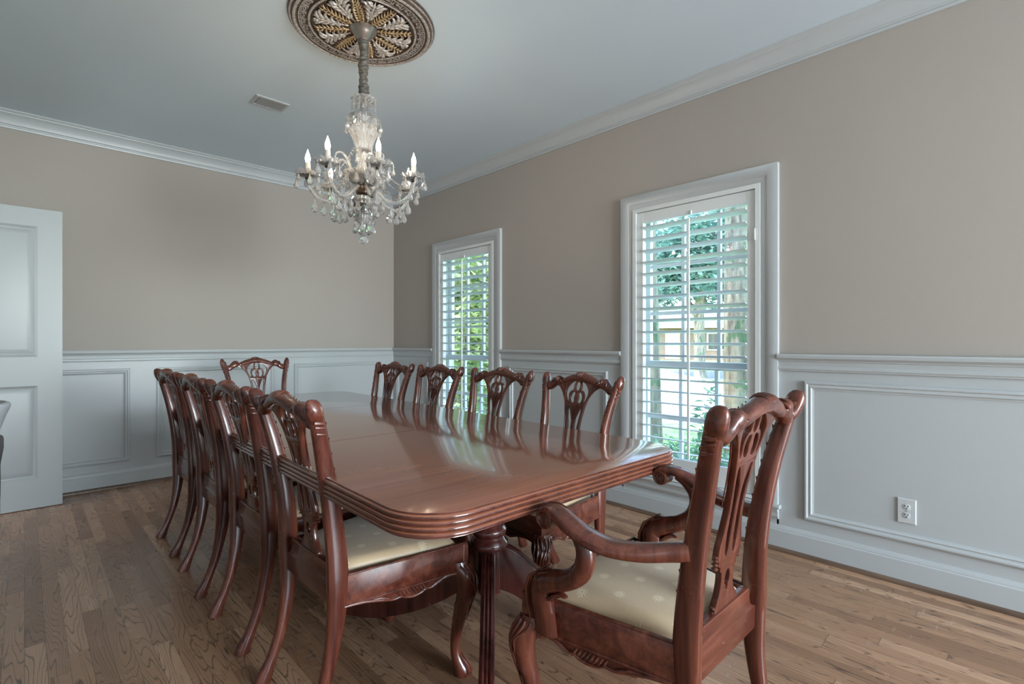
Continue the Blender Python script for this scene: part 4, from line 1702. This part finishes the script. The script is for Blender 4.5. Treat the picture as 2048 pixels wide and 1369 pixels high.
for k in range(8):
    a = 2 * pi * k / 8
    e0, e1 = Vector((cos(a), sin(a), 0)), Vector((cos(a + pi / 4), sin(a + pi / 4), 0))
    strand(e0 * .084 + Vector((0, 0, 2.262)), e1 * .084 + Vector((0, 0, 2.262)), .045, 12, .0068).build('bead_strand', 'crystal', cd, 10)
    drop(e0 * .086 + Vector((0, 0, 2.26)), .052, .0135, 0).build('pendant', 'crystal', cd, 10)
for k in range(10):
    a = 2 * pi * k / 10 + .1
    e = Vector((cos(a), sin(a), 0))
    drop(e * .097 + Vector((0, 0, 1.978)), .052, .0150, 1).build('pendant', 'crystal', cd, 10)
for k in range(9):
    a = 2 * pi * k / 9 + .3
    e = Vector((cos(a), sin(a), 0))
    drop(e * .066 + Vector((0, 0, 1.846)), .066, .0165, k % 2).build('pendant', 'crystal', cd, 10)
for k in range(7):
    a = 2 * pi * k / 7 + .5
    e = Vector((cos(a), sin(a), 0))
    drop(e * .044 + Vector((0, 0, 1.758)), .060, .0150, 0).build('pendant', 'crystal', cd, 10)
for k_ in range(7):
    e = cdir(-72 + 360 / 7 * (k_ + .5))
    strand(e * .05 + Vector((0, 0, 2.112)), e * .215 + Vector((0, 0, 1.945)), .050, 24, .0062).build('bead_strand', 'crystal', cd, 10)

# ------------------------------------------------------------------ dark console by the door wall and the bowl on it
co = thing('console_table', 'black lacquered console table at the picture edge beside the door wall', 'console table', (-.325, 1.50, 0))
mb = MB()
Z1 = .86
x0, x1, y0_, y1_ = -.265, .2815, -.62, .625
prof = [(.012, -.050), (.004, -.048), (.0, -.040), (0, -.012), (.003, -.004), (.008, 0)]
rr = [[Vector((x, y, Z1 + z)) for x, y in ((x0 + i, y0_ + i), (x1 - i, y0_ + i), (x1 - i, y1_ - i), (x0 + i, y1_ - i))] for i, z in prof]
mb.rings(rr)
mb.build('top', 'black_lacquer', co, 25)
MB().box(x0 + .03, x1 - .016, y0_ + .03, y1_ - .02, Z1 - .15, Z1 - .049).build('apron', 'black_lacquer', co)
for sx in (x0 + .045, x1 - .03):
    for sy in (y0_ + .05, y1_ - .035):
        MB().sweep([(sx, sy, Z1 - .05), (sx, sy, Z1 - .15), (sx, sy, .10), (sx, sy, 0)], [(.024, .024), (.024, .024), (.018, .018), (.020, .020)], up=(0, 1, 0), n=12, ex=5).build('leg', 'black_lacquer', co)
bw = MB().lathe([(.02, 0), (.088, 0), (.098, .005), (.106, .022), (.118, .062), (.127, .088), (.130, .097), (.128, .104), (.121, .107), (.114, .102), (.104, .062), (.094, .024), (.01, .018)], 40)
bo = bw.build('bowl', 'stoneware_grey', None, 50, (-.156, 1.985, Z1))
tag(bo, 'grey flared stoneware bowl standing on the black console table', 'bowl')

# ------------------------------------------------------------------ outside
GZ = -.30
o = MB().box(XR + WT, 60, -40, 60, GZ - .1, GZ).build('lawn', 'lawn_grass', smooth=False)
struct(o, 'green lawn outside the windows')


def gp(px, py, z):
    """ground point seen along a line of sight measured in the photograph (used only to lay out the driveway and beds)"""
    X_, Y_ = (px - 1024) / 1011.85, (684 - py) / 1011.85
    d = fwd + rgt * X_ + Vector((0, 0, Y_))
    t_ = (z - 1.133) / d.z
    return Vector((d.x * t_, d.y * t_, z))


def ground_patch(name, pts, h, mat, label):
    n = len(pts)
    mb = MB()
    mb.add([(p.x, p.y, GZ) for p in pts] + [(p.x, p.y, GZ + h) for p in pts], [tuple(range(n, 2 * n))] + [(i, (i + 1) % n, n + (i + 1) % n, n + i) for i in range(n)])
    return struct(mb.build(name, mat, smooth=False), label)


ground_patch('driveway', [gp(x_, y_, GZ) for x_, y_ in ((1150, 752), (1240, 744), (1330, 744), (1375, 752), (1420, 764), (1470, 777), (1560, 793), (1680, 806), (1680, 838), (1560, 846), (1440, 848), (1300, 850), (1180, 840))],
             .015, 'concrete', 'pale concrete driveway curving past the front lawn')
ground_patch('street', [Vector(q) for q in ((22, -30, 0), (27, -30, 0), (21.5, 50, 0), (15.5, 50, 0))], .01, 'asphalt', 'street beyond the front lawn')
ground_patch('planting_bed', [Vector(q) for q in ((XR + WT, -2, 0), (4.55, -2, 0), (4.6, 4.2, 0), (5.6, 6.5, 0), (8.5, 9.5, 0), (6.5, 12, 0), (XR + WT, 8, 0))], .03, 'bed_soil', 'planting bed along the house')


def leaf_cloud(rng, blobs, n, size, aspect=.5, droop=.3):
    """n separate pointed leaves scattered through ellipsoid blobs (centre, radii)"""
    mb = MB()
    wts = [b[1][0] * b[1][1] * b[1][2] for b in blobs]
    for i in range(n):
        c, r = rng.choices(blobs, wts)[0]
        while True:
            p = Vector((rng.uniform(-1, 1), rng.uniform(-1, 1), rng.uniform(-1, 1)))
            if .3 < p.length < 1:
                break
        q = Vector((c[0] + p.x * r[0], c[1] + p.y * r[1], c[2] + p.z * r[2]))
        a = rng.uniform(0, 2 * pi)
        tip = Vector((cos(a), sin(a), rng.uniform(-.9, .6))).normalized()
        sd = tip.cross(Vector((rng.uniform(-.5, .5), rng.uniform(-.5, .5), 1))).normalized()
        s = size * rng.uniform(.6, 1.3)
        up = sd.cross(tip) * (s * .12)
        k = len(mb.v)
        mb.v += [q, q + tip * s * .5 + sd * s * aspect * .5 + up, q + tip * s, q + tip * s * .5 - sd * s * aspect * .5 + up]
        mb.f += [(k, k + 1, k + 2), (k, k + 2, k + 3)]
    return mb


def plain_build(mb, name, mat, parent):
    me = bpy.data.meshes.new(name)
    me.from_pydata([tuple(v) for v in mb.v], [], mb.f)
    return link(name, me, mat, parent)


def stems(rng, base, blobs, n, r):
    mb = MB()
    for i in range(n):
        c, rr_ = rng.choice(blobs)
        e = Vector((c[0] + rng.uniform(-.6, .6) * rr_[0], c[1] + rng.uniform(-.6, .6) * rr_[1], c[2] + rng.uniform(-.3, .7) * rr_[2]))
        b_ = Vector(base) + Vector((rng.uniform(-.1, .1), rng.uniform(-.1, .1), 0))
        m_ = b_.lerp(e, .5) + Vector((rng.uniform(-.08, .08), rng.uniform(-.08, .08), .08))
        mb.sweep(catmull([b_, m_, e], 3), [(r * (1 - .8 * j / 6),) * 2 for j in range(7)], up=(.3, .9, .1), n=6)
    return mb


def shrub(loc, blobs, n, size, mat, label, seed, name='shrub', group=None, aspect=.5, ns=9, sr=.012):
    rng = random.Random(seed)
    root = thing(name, label, 'shrub', (loc[0], loc[1], GZ), 0, group)
    plain_build(leaf_cloud(rng, blobs, n, size, aspect), 'foliage', mat, root)
    stems(rng, (0, 0, 0), blobs, ns, sr).build('stem', 'bark', root)
    return root


HG = 'low hedge shrubs under the windows'
hl = ['low green hedge shrub under the large window, beside the large armchair', 'low green hedge shrub under the middle of the large window', 'low green hedge shrub under the large window, toward the wall between the windows',
      'low green hedge shrub under the corner window, on its near side', 'low green hedge shrub under the corner window, on its far side']
for i, (y_, zt_) in enumerate(((1.05, .62), (1.55, .58), (2.1, .66), (4.3, .55), (4.95, .62))):
    r_ = random.Random(i)
    bl = [((r_.uniform(-.18, .18), r_.uniform(-.2, .2), zt_ * .5 + r_.uniform(-.05, .08)), (.30, .32, zt_ * .42)) for _ in range(4)]
    shrub((4.05 + .1 * (i % 2), y_, 0), bl, 2600, .05, 'leaf_hedge', hl[i], 10 + i, 'hedge_shrub', HG)
# a taller sprig rising out of the hedge
shrub((4.0, 1.86, 0), [((0, 0, .72), (.09, .09, .42))], 90, .11, 'leaf_hedge', 'tall leafy sprig rising above the hedge in the large window', 31, 'sprig_plant', None, .32, 3, .008)
LG = 'leafy shrubs beyond the corner window'
for i, (dep, px_, h_, w_, lb) in enumerate(((7.0, 905, 2.7, .75, 'bright yellow green leafy shrub on the far side of the corner window view'),
                                            (7.6, 950, 3.1, .8, 'tall yellow green leafy shrub in the middle of the corner window view'),
                                            (8.4, 995, 2.6, .85, 'yellow green leafy shrub on the near side of the corner window view'))):
    lat = (px_ - 1024) / 1011.85 * dep
    q = fwd * dep + rgt * lat
    r_ = random.Random(70 + i)
    bl = [((r_.uniform(-.3, .3), r_.uniform(-.3, .3), h_ * f_), (w_ * .7, w_ * .7, h_ * .22)) for f_ in (.32, .52, .7, .85)]
    shrub((q.x, q.y, 0), bl, 2300, .17, ('leaf_yellow_green', 'leaf_yellow_green', 'leaf_hedge')[i], lb, 50 + i, 'leafy_shrub', LG, .55, 12, .02)


def tree(loc, tr, th_, lean, blobs, n, size, label, seed, mat='leaf_oak', group=None, branches=7):
    rng = random.Random(seed)
    root = thing('shade_tree', label, 'tree', (loc[0], loc[1], GZ), 0, group)
    mb = MB()
    path = catmull([(0, 0, -.05), (0, 0, .25), (lean[0] * .3, lean[1] * .3, th_ * .4), (lean[0], lean[1], th_)], 6)
    N = len(path)
    rr = []
    for i, p in enumerate(path):
        t_ = i / (N - 1)
        r = tr * (1.35 - .45 * min(1, t_ * 5) - .25 * t_)
        rr.append([p + Vector(((r * (1 + .07 * sin(5 * 2 * pi * q / 20 + i * .4))) * cos(2 * pi * q / 20), (r * (1 + .07 * sin(5 * 2 * pi * q / 20 + i * .4))) * sin(2 * pi * q / 20), 0)) for q in range(20)])
    mb.rings(rr)
    for k_ in range(branches):
        c, r3 = blobs[k_ % len(blobs)]
        e = Vector(c) + Vector((rng.uniform(-.4, .4) * r3[0], rng.uniform(-.4, .4) * r3[1], 0))
        b_ = path[-1] - Vector((0, 0, .3 * rng.random()))
        mb.sweep(catmull([b_, b_.lerp(e, .5) + Vector((0, 0, .3)), e], 4), [(tr * .55 * (1 - .8 * j / 8),) * 2 for j in range(9)], up=(.3, .9, .1), n=8)
    mb.build('trunk', 'bark', root)
    plain_build(leaf_cloud(rng, blobs, n, size, .55), 'crown', mat, root)
    return root


tree((5.75, 2.33), .175, 3.9, (.1, .05), [((0, 0, 5.2), (2.6, 2.6, 1.2)), ((1.4, 1.5, 4.7), (1.6, 1.6, .9)), ((-1., -1.4, 5), (1.6, 1.6, 1.))], 6500, .15, 'mossy trunked tree standing near the large window, its trunk seen behind the louvers', 3)
tree((5.25, 3.08), .13, 3.9, (-.05, .1), [((0, 0, 5.0), (2.2, 2.2, 1.1)), ((.9, 1.3, 4.6), (1.4, 1.4, .8))], 4500, .15, 'slimmer tree near the large window, by the wall side of its view', 5)
BG = 'street trees beyond the driveway'
far_lb = ['dark shade tree across the street, at the middle of the large window view', 'dark shade tree across the street, toward the wall side of the large window view', 'dark shade tree across the street, behind the mossy trunk',
          'tree far away behind the tall yellow green shrubs', 'tree far away behind the near shrub of the corner window', 'dark shade tree over the driveway beyond the large armchair']
for i, (dep, px_, cz_, rr_) in enumerate(((20, 1400, 4.6, 3.0), (22, 1300, 4.8, 3.4), (24, 1500, 5.0, 3.4), (30, 890, 4.2, 3.0), (34, 1010, 4.2, 3.0), (26, 1600, 5.2, 3.8))):
    q = fwd * dep + rgt * ((px_ - 1024) / 1011.85 * dep)
    r_ = random.Random(200 + i)
    bl = [((r_.uniform(-.6, .6) * rr_, r_.uniform(-.6, .6) * rr_, cz_ + r_.uniform(-.9, 1.6)), (rr_ * .55, rr_ * .55, rr_ * .38)) for _ in range(7)]
    tree((q.x, q.y), .28, 2.6, (.1, .1), bl, 8000, .27, far_lb[i], 300 + i, 'leaf_oak', BG, 6)

# brick house across the street
hp = fwd * 40 + rgt * ((1345 - 1024) / 1011.85 * 40)
hs = thing('brick_house', 'low brick house with a grey roof across the street', 'house', (hp.x, hp.y, GZ), -YAW - .25)
MB().box(-9, 9, 0, 8, 0, 2.7).build('wall', 'brick', hs, smooth=False)
mb = MB()
mb.add([(-9.7, -.7, 2.65), (9.7, -.7, 2.65), (9.7, 8.7, 2.65), (-9.7, 8.7, 2.65), (-6, 4, 4.6), (6, 4, 4.6)], [(0, 1, 5, 4), (1, 2, 5), (2, 3, 4, 5), (3, 0, 4), (3, 2, 1, 0)])
mb.build('roof', 'roof_shingle', hs, smooth=False)
MB().box(-9.75, 9.75, -.75, -.68, 2.5, 2.68).build('fascia', 'house_trim', hs, smooth=False)
for xw in (-7, -3.6, 3.4, 6.8):
    f_ = MB().box(xw - .85, xw + .85, -.06, .02, .75, 2.15).build('window', 'house_trim', hs, smooth=False)
    MB().box(xw - .75, xw + .75, -.075, -.055, .85, 2.05).build('pane', 'house_glass', f_, smooth=False)
MB().box(-.55, .55, -.05, .02, .05, 2.15).build('door', 'house_trim', hs, smooth=False)
